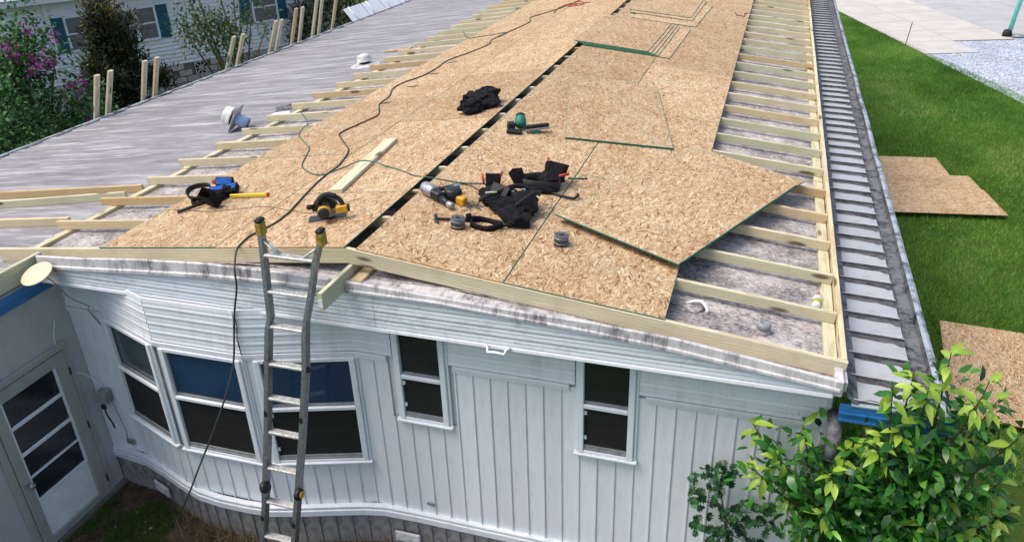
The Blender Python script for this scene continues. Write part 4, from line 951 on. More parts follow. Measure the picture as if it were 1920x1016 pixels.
def blue_belt():
    t = thing('blue_tool_belt', 'blue and black tool belt with pouches on the left deck corner', 'tool belt', deck_m(-2.12, 1.12, R(8), E0))
    band(ring(-.16, .07, .13, .10, .0, 30, .05, 1), .055, .012, True).build('belt', 'black_leather', t, T(0, 0, .03, 0, R(25)))
    band(ring(-.07, -.05, .12, .08, .0, 30, .08, 3), .045, .010, True).build('padded_belt', 'black_cloth', t)
    for (w_, d_, h_, m_) in ((.17, .10, .17, T(.06, .13, .04, R(20), R(-58), R(10))), (.14, .08, .14, T(.17, .05, .03, R(15), R(-66), 0))):
        p = pouch(w_, d_, h_).build('pouch', 'black_cloth', t, m_)
        put(bpy.data.objects.new('front_panel', B().box(-w_*.43, w_*.43, -d_*.54, -d_*.46, h_*.28, h_*.80, 0, None, .004).mesh('front_panel', 'tool_blue')), p, WM[p])
        put(bpy.data.objects.new('back_panel', B().box(-w_*.46, w_*.46, d_*.48, d_*.58, h_*.15, h_*.95, 0, None, .004).mesh('back_panel', 'tool_blue')), p, WM[p])
    pouch(.18, .10, .17).build('pouch', 'black_cloth', t, T(.14, -.20, .03, R(-25), R(28), R(6)))
    B().box(-.07, .07, -.03, .03, .0, .012, 0, None, .005).build('flap', 'tool_blue', t, T(.14, -.11, .15, R(15), R(25)))
    B().box(-.05, .06, -.02, .035, 0, .05, 0, None, .01).build('side_pocket', 'tool_red', t, T(-.03, .20, .10, R(15), R(-20)))
    B().box(-.035, .035, -.004, .004, -.028, .028, 0, None, .003).build('buckle', 'tool_silver', t, T(.13, -.265, .08, R(-25), R(28)))
    lump('lining', [(.04, .0, .05, .12, .10, .06), (.1, .1, .06, .09, .07, .06)], 'black_cloth', t, 3, .3)
    B().box(.20, .62, -.014, .014, .01, .042, 0, None, .004).build('level', 'lemon', t, T(0, .02, 0, R(-6)))
    B().box(.621, .645, -.015, .015, .009, .043, 0, None, .004).build('level_end', 'tool_red', t, T(0, .02, 0, R(-6)))
    B().tube([(-.19, -.34, .02), (-.02, -.17, .03)], .016, 8).build('hammer_handle', 'black_rubber', t)
blue_belt()
def saw():
    t = thing('circular_saw', 'yellow and black cordless circular saw behind the ladder tips', 'saw', deck_m(-.50, .58, R(205), E0))
    B().box(-.16, .17, -.13, .02, 0, .006, 0, None, .002).build('base_plate', 'steel_dark', t)
    rx = Matrix.Translation((-.0, -.03, .085)) @ Matrix.Rotation(R(90), 4, 'X')
    up = [(.112*math.cos(a), .112*math.sin(a)) for a in (math.pi*k/16 for k in range(17))]
    lo = [(.090*math.cos(a), .090*math.sin(a)) for a in (math.pi+math.pi*k/16 for k in range(17))]
    B().prism(up, -.03, .03, 0, rx).build('upper_guard', 'black_plastic', t)
    B().prism([(x, y) for x, y in lo], -.016, .016, 0, rx).build('lower_guard', 'tool_silver', t)
    B().lathe([(.052, 0), (.055, .02), (.055, .10), (.048, .13), (.02, .135)], 22, 0, Matrix.Translation((.0, .0, .10)) @ Matrix.Rotation(R(-90), 4, 'X')).build('motor', 'yellow', t)
    B().lathe([(.056, .03), (.058, .03), (.058, .055), (.056, .055)], 22, 0, Matrix.Translation((.0, .0, .10)) @ Matrix.Rotation(R(-90), 4, 'X')).build('motor_ring', 'black_plastic', t)
    B().lathe([(.044, .128), (.050, .131), (.047, .146), (.02, .149), (.002, .149)], 22, 0, Matrix.Translation((.0, .0, .10)) @ Matrix.Rotation(R(-90), 4, 'X')).build('motor_cap', 'black_plastic', t)
    B().box(-.035, .035, .03, .10, .154, .160, 0, None, .002).build('label_plate', 'black_plastic', t)
    B().tube(smooth_path([(.05, .05, .15), (.0, .04, .215), (-.07, .045, .225), (-.14, .05, .18), (-.16, .06, .12), (-.12, .06, .085)], 5), .021, 10).build('handle', 'black_plastic', t)
    B().tube(smooth_path([(.03, .05, .198), (-.04, .045, .232), (-.12, .05, .205)], 5), .0235, 10).build('grip', 'black_rubber', t)
    B().tube([(.10, -.0, .13), (.13, .05, .15)], .022, 10).build('front_knob', 'black_rubber', t)
    B().box(-.20, -.10, .03, .10, .06, .125, 0, None, .008).build('battery', 'yellow', t)
    B().box(-.215, -.201, .032, .098, .062, .123, 0, None, .006).build('battery_end', 'black_plastic', t)
saw()
def nail_gun():
    t = thing('silver_nail_gun', 'silver taped pneumatic nail gun with round magazine beside the ridge gap', 'nail gun', deck_m(.30, 1.12, R(-27), E0))
    ax = Matrix.Translation((-.20, .02, .062)) @ Matrix.Rotation(R(90), 4, 'Y')
    B().lathe([(.03, -.005), (.052, .0), (.060, .02), (.060, .13), (.054, .15), (.03, .155)], 22, 0, ax).build('cylinder', 'tool_silver', t)
    B().box(-.06, .06, -.035, .045, .02, .10, 0, None, .012).build('body', 'black_plastic', t)
    B().tube([(-.10, .09, .06), (-.06, .17, .06), (-.03, .24, .06)], [.022, .02, .024], 10).build('handle', 'black_rubber', t)
    B().lathe([(.018, 0), (.026, .01), (.026, .05), (.012, .06)], 12, 0, Matrix.Translation((-.03, .235, .06)) @ Matrix.Rotation(R(-80), 4, 'X')).build('air_fitting', 'tool_silver', t)
    B().lathe([(.075, 0), (.080, .015), (.080, .10), (.07, .115), (.02, .118)], 24, 0, T(.07, .13, .0)).build('magazine', 'black_plastic', t)
    B().tube([(.06, .0, .05), (.12, -.005, .045), (.20, -.015, .04)], [.034, .028, .02], 10).build('nose', 'steel_dark', t)
    B().lathe([(.026, 0), (.030, .01), (.030, .06), (.02, .07)], 14, 0, Matrix.Translation((.16, -.01, .038)) @ Matrix.Rotation(R(90), 4, 'Y')).build('tip_sleeve', 'tool_silver', t)
    b = thing('battery', 'small yellow and black battery pack beside the silver nail gun', 'battery', deck_m(.52, 1.16, R(-15), E0))
    B().box(-.045, .045, -.035, .035, 0, .075, 0, None, .010).build('case', 'yellow', b)
    B().box(-.070, -.046, -.034, .034, .002, .068, 0, None, .008).build('clip', 'black_plastic', b)
nail_gun()
def hammer():
    t = thing('hammer', 'dark claw hammer lying in front of the silver nail gun', 'hammer', deck_m(.555, .80, R(20), E0))
    B().tube([(-.11, 0, .016), (.0, .004, .016), (.06, .0, .017), (.17, 0, .017)], [.011, .011, .015, .016], 10).build('handle', 'black_rubber', t)
    h = B().tube([(-.125, .045, .018), (-.125, .02, .018), (-.125, -.02, .018)], [.017, .013, .014], 10)
    h.tube(smooth_path([(-.125, -.02, .018), (-.12, -.05, .02), (-.10, -.085, .016)], 4), [.014]*4+[.012, .011, .009, .007, .005], 8)
    h.build('head', 'steel_dark', t)
def coil(label, x, y, rz):
    t = thing('nail_coil', label, 'nail coil', deck_m(x, y, rz, E0), 'coils of nails')
    b = B()
    for rr, n in ((.056, 30), (.042, 22), (.028, 14)):
        for k in range(n):
            a = 2*math.pi*k/n+rr*9; b.tube([(rr*math.cos(a), rr*math.sin(a), .001), (rr*math.cos(a), rr*math.sin(a), .092)], [.0042, .0042], 5)
    o = b.build('nails', 'nail_steel', t); o['kind'] = 'stuff'
    B().lathe([(.014, .0), (.055, .004), (.055, .082), (.014, .085)], 24).build('core', 'steel_dark', t)
    for z in (.02, .065): B().lathe([(.058, z), (.062, z), (.062, z+.005), (.058, z+.005)], 24).build('wire_band', 'tool_silver', t)
hammer(); coil('nail coil lying against the dark hammer handle', .655, .715, .3); coil('nail coil standing alone between the tool rig and the turned boards', 1.53, .80, 1.)
def rig():
    t = thing('black_tool_rig', 'large black tool rig with suspenders heaped in the middle of the right deck', 'tool rig', deck_m(.96, 1.12, R(10), E0))
    lump('padding', [(-.02, .12, .07, .20, .15, .08), (.16, .10, .07, .10, .24, .08), (-.17, .24, .07, .13, .13, .08), (.12, -.16, .06, .11, .10, .075)], 'black_cloth', t, 9, .35)
    pouch(.19, .13, .22).build('pouch', 'black_leather', t, T(-.12, .10, .03, R(-30), R(-40)))
    pouch(.20, .13, .22).build('pouch', 'black_leather', t, T(.16, .02, .03, R(25), R(-35)))
    pouch(.15, .10, .18).build('pouch', 'black_leather', t, T(.10, -.20, .03, R(60), R(-50)))
    pouch(.14, .10, .18).build('pouch', 'black_cloth', t, T(-.18, .30, .06, R(10), R(-20)))
    band(ring(-.15, -.27, .13, .08, 0, 26, .12, 2), .055, .010, True).build('belt_loop', 'black_cloth', t)
    band(smooth_path([(-.26, -.20, .01), (-.31, -.22, .02), (-.33, -.18, .01), (-.29, -.16, .01)], 4), .045, .008).build('belt_end', 'black_cloth', t)
    band(smooth_path([(-.04, -.26, .01), (.03, -.28, .03), (.08, -.24, .05)], 4), .03, .006).build('strap', 'black_leather', t)
    band(smooth_path([(-.26, .02, .08), (-.1, .10, .15), (.05, .26, .16), (.2, .36, .08)], 5), .045, .008).build('suspender', 'webbing', t)
    band(smooth_path([(.06, -.1, .10), (.18, .05, .17), (.26, .22, .14), (.24, .36, .06)], 5), .045, .008).build('suspender', 'webbing', t)
    B().tube([(-.16, .40, .13), (-.12, .43, .23)], .014, 8).build('plier_grip', 'tool_red', t)
    B().tube([(-.27, .35, .12), (-.30, .40, .20)], .012, 8).build('plier_grip', 'tool_red', t)
    B().box(-.05, .05, -.006, .006, 0, .012).build('pencil', 'string_yellow', t, T(-.16, .06, .17, R(28)))
    B().box(-.014, .014, -.012, .012, 0, .02).build('rivet', 'tool_silver', t, T(.02, .13, .165))
    B().box(-.016, .016, -.012, .012, 0, .02).build('rivet', 'tool_silver', t, T(.11, .20, .165))
    b = B()
    r2 = random.Random(5)
    for k in range(26):
        a = Vector((-.33+r2.gauss(0, .035), .08+r2.gauss(0, .03), .008+.02*r2.random())); d = Vector((r2.gauss(0, 1), r2.gauss(0, 1), .3*r2.random())).normalized()*.03
        b.tube([a-d, a+d], .0035, 5)
    o = b.build('spilled_nails', 'nail_steel', t); o['kind'] = 'stuff'
    u = thing('black_tool_belt', 'black tool belt with red straps and hooked pry bar behind the rig', 'tool belt', deck_m(1.05, 1.86, R(12), E0))
    band(ring(.0, .0, .20, .12, 0, 30, .08, 5), .10, .014, True).build('belt', 'black_leather', u)
    pouch(.20, .13, .17).build('pouch', 'black_cloth', u, T(.12, .12, .05, R(-20), R(-25)))
    pouch(.13, .10, .15).build('pouch', 'black_cloth', u, T(-.18, -.02, .03, R(80), R(-30)))
    lump('padding', [(.09, .10, .06, .13, .10, .07), (-.17, .02, .05, .07, .09, .06), (.02, -.12, .03, .14, .05, .045)], 'black_cloth', u, 21, .3)
    B().tube([(.17, .02, .13), (.26, .06, .145)], .013, 8).build('red_strap', 'tool_red', u)
    B().tube([(.04, .22, .15), (.05, .25, .22)], .010, 8).build('red_strap', 'tool_red', u)
    B().tube([(.26, .06, .10), (.44, .15, .08)], .010, 8).build('green_rod', 'tool_green', u)
    B().tube(smooth_path([(.10, -.13, .02), (.24, -.19, .02), (.33, -.21, .02), (.37, -.17, .035), (.36, -.13, .03)], 4), .013, 8).build('pry_bar', 'steel_dark', u)
rig()
def green_nailer():
    t = thing('green_nail_gun', 'green and black framing nailer near the narrow cut strip', 'nail gun', deck_m(.49, 3.30, R(25), E0))
    B().lathe([(.05, 0), (.062, .01), (.064, .09), (.05, .135), (.02, .14)], 22, 0, T(-.06, .06, .045, 0, R(-48))).build('cylinder', 'tool_green', t)
    B().lathe([(.055, .125), (.05, .15), (.02, .155)], 22, 0, T(-.06, .06, .047, 0, R(-48))).build('cap', 'black_plastic', t)
    B().box(-.22, -.13, .0, .09, .02, .10, 0, None, .012).build('battery', 'black_plastic', t)
    B().box(-.22, -.05, -.12, -.03, .0, .045, 0, None, .012).build('handle', 'black_rubber', t, T(0, 0, 0, R(-12)))
    B().box(-.03, .26, -.03, .012, .03, .085, 0, None, .006).build('magazine', 'black_plastic', t, T(0, 0, 0, R(10), 0, R(-5)))
    B().box(-.03, .265, -.045, -.031, .028, .05, 0, None, .003).build('magazine_rail', 'tool_silver', t, T(0, 0, 0, R(10), 0, R(-5)))
    B().box(.03, .16, -.055, -.01, .0, .028, 0, None, .004).build('nose_guard', 'tool_green', t, T(0, 0, 0, R(10)))
    B().tube([(.17, -.02, .01), (.25, -.01, .01), (.25, .02, .05)], .005, 6).build('belt_hook', 'tool_silver', t, T(0, 0, 0, R(10)))
green_nailer()
def jacket():
    t = thing('black_jacket', 'crumpled black jacket heaped beside the ridge gap', 'jacket', deck_m(-.36, 4.10, R(28), E0))
    lump('cloth', [(-.12, -.16, .07, .17, .15, .085), (.12, .10, .09, .18, .24, .12), (.04, -.02, .05, .19, .16, .07), (-.05, .22, .07, .12, .12, .09)], 'black_cloth', t, 31, .5, 12)
    band(ring(-.14, -.18, .11, .10, .10, 22, .15, 2), .05, .008, True).build('collar', 'black_cloth', t)
    band(ring(.15, .13, .13, .15, .12, 22, .18, 4), .06, .008, True).build('hood', 'black_cloth', t)
jacket()

soften()
for (x, y, a, lab) in ((-1.96, 7.19, .3, 'farthest of four dark patches standing for slots in the left deck'), (-1.95, 6.41, .1, 'second farthest of four dark patches standing for slots in the left deck'), (-1.96, 5.61, .2, 'second nearest of four dark patches standing for slots in the left deck'), (-1.96, 4.70, .35, 'nearest of four dark patches standing for slots in the left deck')):
    pts = [(-.09, .0), (-.03, -.022), (.06, -.026), (.10, -.006), (.05, .016), (-.04, .02)]  # thin dark plate laid on the deck in place of a cut slot
    o = B().prism(pts, 0, .005).build('slot_patch', 'twig', None, deck_m(x, y, a, E0))
    tag(o, lab, 'scrap', 'dark patches for slots in the left deck')
sc1 = B().add([(-.16, -.03, 0), (.16, -.05, .01), (.17, .03, .05), (-.14, .05, .045), (-.16, -.03, .004), (.16, -.05, .014), (.17, .03, .054), (-.14, .05, .049)], [(0, 1, 2, 3), (4, 5, 6, 7), (0, 1, 5, 4), (1, 2, 6, 5), (2, 3, 7, 6), (3, 0, 4, 7)])
tag(sc1.build('flashing_scrap', 'gutter_dark', None, T(-3.98, 5.32, zl(3.98)+.012, R(35), 0, -math.atan(PITCH))), 'bent dark flashing scrap on the old roof by the rafter ends', 'scrap')
sc2 = B().lathe([(.20, 0), (.16, .014), (.05, .02), (.01, .021)], 9)
tag(sc2.build('sealant_patch', 'vent_white', None, T(-3.90, 5.02, zl(3.90)+.001, .4, 0, -math.atan(PITCH))), 'white sealant patch on the old roof beside the bent flashing scrap', 'patch')

# ------------------------------------------------------------------ neighbour's house
def neighbour():
    d = Vector((.497, .868, 0)).normalized(); inn = Vector((-d.y, d.x, 0))
    F = Matrix((d, inn, Vector((0, 0, 1)))).transposed().to_4x4(); F.translation = (-17, 8.5, 0)
    H = thing('neighbour_house', 'grey clapboard house with teal shutters behind the flowering bush', 'house', F @ T(4, 0, G))
    def part(nm, b, mat, par=H): return put(bpy.data.objects.new(nm, b.mesh(nm, mat)), par, F)
    S0, S1, Z0, Z1 = -7., 12.4, -2.27, -.08
    b = B(); h = .112; n = int((Z1-Z0)/h)+1; vs = []
    for k in range(n):
        z = Z0+k*h
        vs += [(S0, -.032, z), (S1, -.032, z), (S0, -.004, z+h-.024), (S1, -.004, z+h-.024), (S0, .004, z+h-.001), (S1, .004, z+h-.001)]
    fs = [(6*k+j, 6*k+j+1, 6*k+j+3, 6*k+j+2) for k in range(n) for j in (0, 2)]+[(6*k+4, 6*k+5, 6*k+7, 6*k+6) for k in range(n-1)]
    b.add(vs, fs); b.box(S1-.02, S1, 0, 7, Z0, Z1+.1).box(S0, S0+.02, 0, 7, Z0, Z1+.1)
    wall = part('wall', b, 'neighbour_siding')
    part('corner_trim', B().box(3.64, 3.76, -.065, -.021, Z0, Z1, 0, None, .006), 'trim_white')
    part('corner_trim', B().box(S1-.06, S1+.03, -.045, .06, Z0, Z1, 0, None, .006), 'trim_white')
    part('eave_fascia', B().box(S0-.3, S1+.3, -.42, -.36, -.14, .02, 0, None, .008).box(S0-.3, S1+.3, -.36, .05, -.055, -.035), 'trim_white')
    rf = B().add([(S0-.3, -.46, .03), (S1+.3, -.46, .03), (S1+.3, 3.6, .95), (S0-.3, 3.6, .95), (S1+.3, 7.4, .03), (S0-.3, 7.4, .03)], [(0, 1, 2, 3), (3, 2, 4, 5)])
    part('roof', rf, 'concrete_grey')
    def win(s0, s1, z0=-1.42, z1=-.60):
        w = part('window', B().box(s0-.06, s0, -.075, -.02, z0-.05, z1+.06, 0, None, .006).box(s1, s1+.06, -.075, -.02, z0-.05, z1+.06, 0, None, .006).box(s0, s1, -.072, -.02, z1, z1+.06).box(s0, s1, -.082, -.02, z0-.06, z0), 'trim_white')
        mz = (z0+z1)/2
        part('sash_bar', B().box(s0, s1, -.062, -.022, mz-.02, mz+.02), 'trim_white', w)
        part('pane', B().box(s0, s1, -.045, -.0215, mz+.021, z1-.001), 'curtain', w)
        part('pane', B().box(s0, s1, -.048, -.0215, z0+.001, mz-.021), 'curtain', w)
    def shutter(s0, s1, z0=-1.46, z1=-.56):
        b = B().box(s0, s1, -.060, -.020, z0, z1, 0, None, .006)
        for k in range(14): b.box(s0+.04, s1-.04, -.067, -.0605, z0+.06+k*.058, z0+.095+k*.058)
        part('shutter', b, 'teal_shutter')
    win(4.12, 4.64); win(5.30, 5.84); win(5.95, 6.43); win(9.42, 10.16)
    for s0, s1 in ((3.77, 4.05), (6.50, 6.82), (9.0, 9.33), (10.24, 10.52)): shutter(s0, s1)
    # block skirting in running bond, with two pierced vent blocks
    sk = part('skirting', B().box(S0, S1, .02, .05, G-.02, Z0), 'mortar')
    me = B().box(-.184, .184, -.035, .021, -.079, .079, 0, None, .008).mesh('block', 'block')
    half = B().box(-.096, .096, -.035, .021, -.086, .086, 0, None, .008).mesh('block', 'block')
    vents = [(6.36, -2.48), (7.46, -2.48)]
    for r in range(5):
        z = Z0-.10-r*.186; s = 1.6+(.2 if r % 2 else 0)
        while s < S1-.1:
            if not any(abs(s-a) < .30 and abs(z-c) < .17 for a, c in vents): put(bpy.data.objects.new('block', me), sk, F @ T(s, rnd.uniform(-.004, .004), z))
            s += .398
    for a, c in vents:
        v = B().box(-.19, .19, -.03, .0, .165, .19).box(-.19, .19, -.03, 0, -.19, -.165).box(-.19, -.165, -.03, 0, -.165, .165).box(.165, .19, -.03, 0, -.165, .165)
        for an in (45, -45): v.box(-.22, .22, -.028, -.004, -.018, .018, 0, Matrix.Rotation(R(an), 4, 'Y'))
        v.box(-.166, .166, -.026, -.006, -.015, .015).box(-.015, .015, -.0255, -.0065, -.166, .166)
        put(bpy.data.objects.new('vent_block', v.mesh('vent_block', 'block')), sk, F @ T(a, -.012, c))
        put(bpy.data.objects.new('vent_hole', B().box(-.17, .17, .012, .018, -.17, .17).mesh('vent_hole', 'gap_dark')), sk, F @ T(a, 0, c))
neighbour()

# ------------------------------------------------------------------ vegetation
def leaf_mesh(name, c, ax, nr, ln, wd, tone, mat, parent):
    """All leaves of one crown: each a folded four-point blade."""
    n = len(c); sd = np.cross(ax, nr); sd /= np.linalg.norm(sd, axis=1)[:, None]+1e-9
    l = ln[:, None]; w_ = wd[:, None]; up = np.cross(sd, ax); K = 6
    v = np.zeros((n, K, 3)); v[:, 0] = c; v[:, 3] = c+ax*l-up*l*.16
    for j, (u, k, dr) in {1: (.28, .46, 0), 2: (.66, .40, -.05)}.items():
        mid_ = c+ax*l*u+up*l*dr
        v[:, j] = mid_+sd*w_*k+up*w_*.16; v[:, K-j] = mid_-sd*w_*k+up*w_*.16
    me = bpy.data.meshes.new(name); me.vertices.add(K*n); me.loops.add(12*n); me.polygons.add(4*n)
    me.vertices.foreach_set('co', v.reshape(-1))
    k = np.arange(n)[:, None]*K; me.loops.foreach_set('vertex_index', (k+np.array([0, 1, 5, 1, 2, 5, 5, 2, 4, 2, 3, 4])).reshape(-1))
    me.polygons.foreach_set('loop_start', np.arange(0, 12*n, 3)); me.polygons.foreach_set('loop_total', np.full(4*n, 3))
    at = me.attributes.new('v', 'FLOAT', 'POINT'); at.data.foreach_set('value', np.repeat(tone, 6))
    me.materials.append(M[mat]); me.update(); me.validate()
    return put(bpy.data.objects.new(name, me), parent, I4)
def unit(a): return a/(np.linalg.norm(a, axis=1)[:, None]+1e-9)
def cloud(centres, per, spread, r, up=.5, out=None):
    """Leaf positions and directions gathered round twig ends."""
    c = np.repeat(centres, per, 0); off = r.normal(0, 1, c.shape)*spread
    p = c+off; ax = unit(unit(off)*.8+r.normal(0, .5, c.shape)+np.array([0, 0, up])); nr = unit(r.normal(0, .5, c.shape)+np.array([0, 0, 1.]))
    return p, ax, nr
def ellipsoid(n, c, rad, r, shell=.5):
    u = unit(r.normal(0, 1, (n, 3))); k = (shell+(1-shell)*r.random(n))[:, None]
    return np.array(c)+u*k*np.array(rad)*(1+.18*np.sin(u[:, :1]*5+u[:, 1:2]*7))
def limbs(parent, foot, ends, mat, r0, nm='trunk', seed=1):
    """Tapered stems from the foot to each limb end (one mesh per stem)."""
    rr = random.Random(seed)
    for i, e in enumerate(ends):
        f = Vector(foot)+Vector((rr.uniform(-.08, .08), rr.uniform(-.08, .08), 0)); e = Vector(e)
        m = f.lerp(e, .5)+Vector((rr.uniform(-.15, .15), rr.uniform(-.15, .15), .1))
        p = smooth_path([f, f.lerp(m, .6), m, e], 4); n = len(p)
        wbuild(B().tube(p, [r0*(1-.8*k/(n-1)) for k in range(n)], 7), nm, mat, parent)
def shrubs():
    # bougainvillea
    r = np.random.default_rng(11)
    t = thing('bougainvillea', 'big dark green bush with magenta flowers at the far left', 'bush', T(-10.2, 5.8, G))
    cen = np.concatenate([ellipsoid(330, (-10.2, 5.6, -1.75), (1.35, 1.85, 1.45), r, .55), ellipsoid(50, (-10.1, 6.15, -.25), (.55, .75, .55), r, .3),
                          np.array([(-9.8, 6.23, .55), (-9.8, 6.47, .55), (-9.8, 5.89, .33), (-9.8, 6.23, .17), (-9.8, 6.75, .30), (-9.8, 6.8, -.15), (-9.8, 5.83, -.12)])])
    cen = cen[cen[:, 2] > G+.1]
    p, ax, nr = cloud(cen, 36, .15, r, .1); n = len(p)
    o = leaf_mesh('crown', p, ax, nr, .11*r.uniform(.6, 1.2, n), .065*r.uniform(.7, 1.2, n), np.clip(r.normal(.4, .25, n), 0, 1), 'leaf_bush', t); o['kind'] = 'stuff'
    br = np.array([(-9.3, 6.41, .2), (-9.3, 6.0, .43), (-9.3, 5.81, -.19), (-9.3, 6.15, -.23), (-9.3, 5.79, -.3), (-9.25, 6.7, -.69), (-9.2, 6.53, -1.0), (-9.15, 6.6, -1.33), (-9.25, 6.55, -.75), (-9.3, 5.54, .1), (-9.3, 5.34, .14), (-9.3, 6.01, -.11), (-9.2, 6.32, -.74)])
    p, ax, nr = cloud(br, 20, .065, r, .2); n = len(p)
    o = leaf_mesh('flowers', p, ax, nr, .065*r.uniform(.7, 1.2, n), .055*r.uniform(.7, 1.2, n), r.random(n), 'bract', t); o['kind'] = 'stuff'
    limbs(t, (-10.2, 5.8, G), [(-9.8, 6.3, .4), (-9.8, 5.8, .2), (-10.4, 5.0, -.8), (-9.7, 6.7, -.2), (-9.5, 6.4, -.9)], 'bark', .05, 'stem')
    # croton
    t = thing('croton_shrub', 'tall dark bronze shrub with orange leaves in front of the shuttered window', 'shrub', T(-11, 9.3, G))
    cen = np.concatenate([ellipsoid(90, (-11, 9.45, -.35), (.5, .55, .75), r, .4), ellipsoid(120, (-11, 9.35, -1.35), (.7, .95, .75), r, .4), ellipsoid(60, (-10.9, 9.3, -2.4), (.6, .8, .7), r, .4), ellipsoid(16, (-10.6, 10.15, -1.55), (.25, .3, .3), r, .3)])
    p, ax, nr = cloud(cen, 34, .09, r, .75); n = len(p)
    tone = np.clip(r.normal(.33, .16, n)+.28*np.clip((p[:, 2]+1.0)/1.2, 0, 1)*(r.random(n) < .5), 0, 1)
    o = leaf_mesh('crown', p, ax, nr, .17*r.uniform(.6, 1.2, n), .042*r.uniform(.7, 1.2, n), tone, 'leaf_croton', t); o['kind'] = 'stuff'
    limbs(t, (-11, 9.3, G), [(-11, 9.5, .1), (-10.9, 9.0, -.7), (-11.1, 9.9, -.8), (-10.6, 10.15, -1.6)], 'twig', .04, 'stem', 3)
    # open small tree
    t = thing('small_tree', 'open small tree with pale trunk and thin branches before the neighbour wall', 'tree', T(-10.6, 12.9, G))
    ends = [(-10.7, 12.85, .9), (-10.5, 11.3, -.7), (-10.6, 14.3, -.3), (-10.8, 11.9, .2), (-10.4, 14.5, -1.1), (-10.5, 13.5, .5), (-10.9, 12.3, .8), (-10.3, 12.2, -.5), (-10.6, 13.9, .4)]
    limbs(t, (-10.6, 12.95, G), ends, 'bark', .055, 'branch', 5)
    cen = np.concatenate([np.array(ends)+r.normal(0, .2, (len(ends), 3)) for _ in range(9)]+[ellipsoid(95, (-10.5, 12.7, -1.0), (.55, 1.0, .9), r, .3), ellipsoid(30, (-10.5, 11.6, -.6), (.4, .6, .5), r, .3)])
    p, ax, nr = cloud(cen, 11, .13, r, -.1); n = len(p)
    o = leaf_mesh('crown', p, ax, nr, .13*r.uniform(.5, 1.2, n), .055*r.uniform(.7, 1.3, n), np.clip(r.normal(.45, .3, n), 0, 1), 'leaf_tree', t); o['kind'] = 'stuff'
    # dark bush by the far end of the neighbour's wall
    for nm, lab, c, rad, k in (('dark_bush', 'dark bush beyond the last leaning boards', (-11.0, 18.6, -1.9), (1.3, 1.6, 1.6), 170), ('low_hedge', 'low dark hedge along the far lawn at the top', (-13.5, 33, -2.4), (3.2, 2.2, 1.1), 200)):
        t = thing(nm, lab, 'bush', T(c[0], c[1], G))
        cen = ellipsoid(k, c, rad, r, .5); cen = cen[cen[:, 2] > G+.05]
        p, ax, nr = cloud(cen, 36, .2, r, .3); n = len(p)
        o = leaf_mesh('crown', p, ax, nr, .16*r.uniform(.6, 1.2, n), .06*r.uniform(.7, 1.2, n), np.clip(r.normal(.4, .25, n), 0, 1), 'leaf_dark', t); o['kind'] = 'stuff'
        limbs(t, (c[0], c[1], G), [(c[0], c[1]+.3, c[2]+rad[2]*.6), (c[0]+.3, c[1]-.6, c[2]+.2), (c[0]-.3, c[1]+.7, c[2]+.2)], 'twig', .05, 'stem', 8)
shrubs()
def blade_leaf(L, W, curl, mat):
    """A single broad leaf with a folded midrib and a drooping tip."""
    st = [(0, .06), (.18, .62), (.42, 1.), (.68, .82), (.88, .38), (1., .02)]
    vs = []
    for u, k in st:
        x = u*L; z = -curl*L*u*u; h = W/2*k
        vs += [(x, -h, z+h*.35), (x, 0, z), (x, h, z+h*.35)]
    fs = []
    for i in range(len(st)-1):
        for j in range(2): fs.append((3*i+j, 3*i+3+j, 3*i+4+j, 3*i+1+j))
    return B().add(vs, fs, 0, None, True).mesh('leaf', mat)
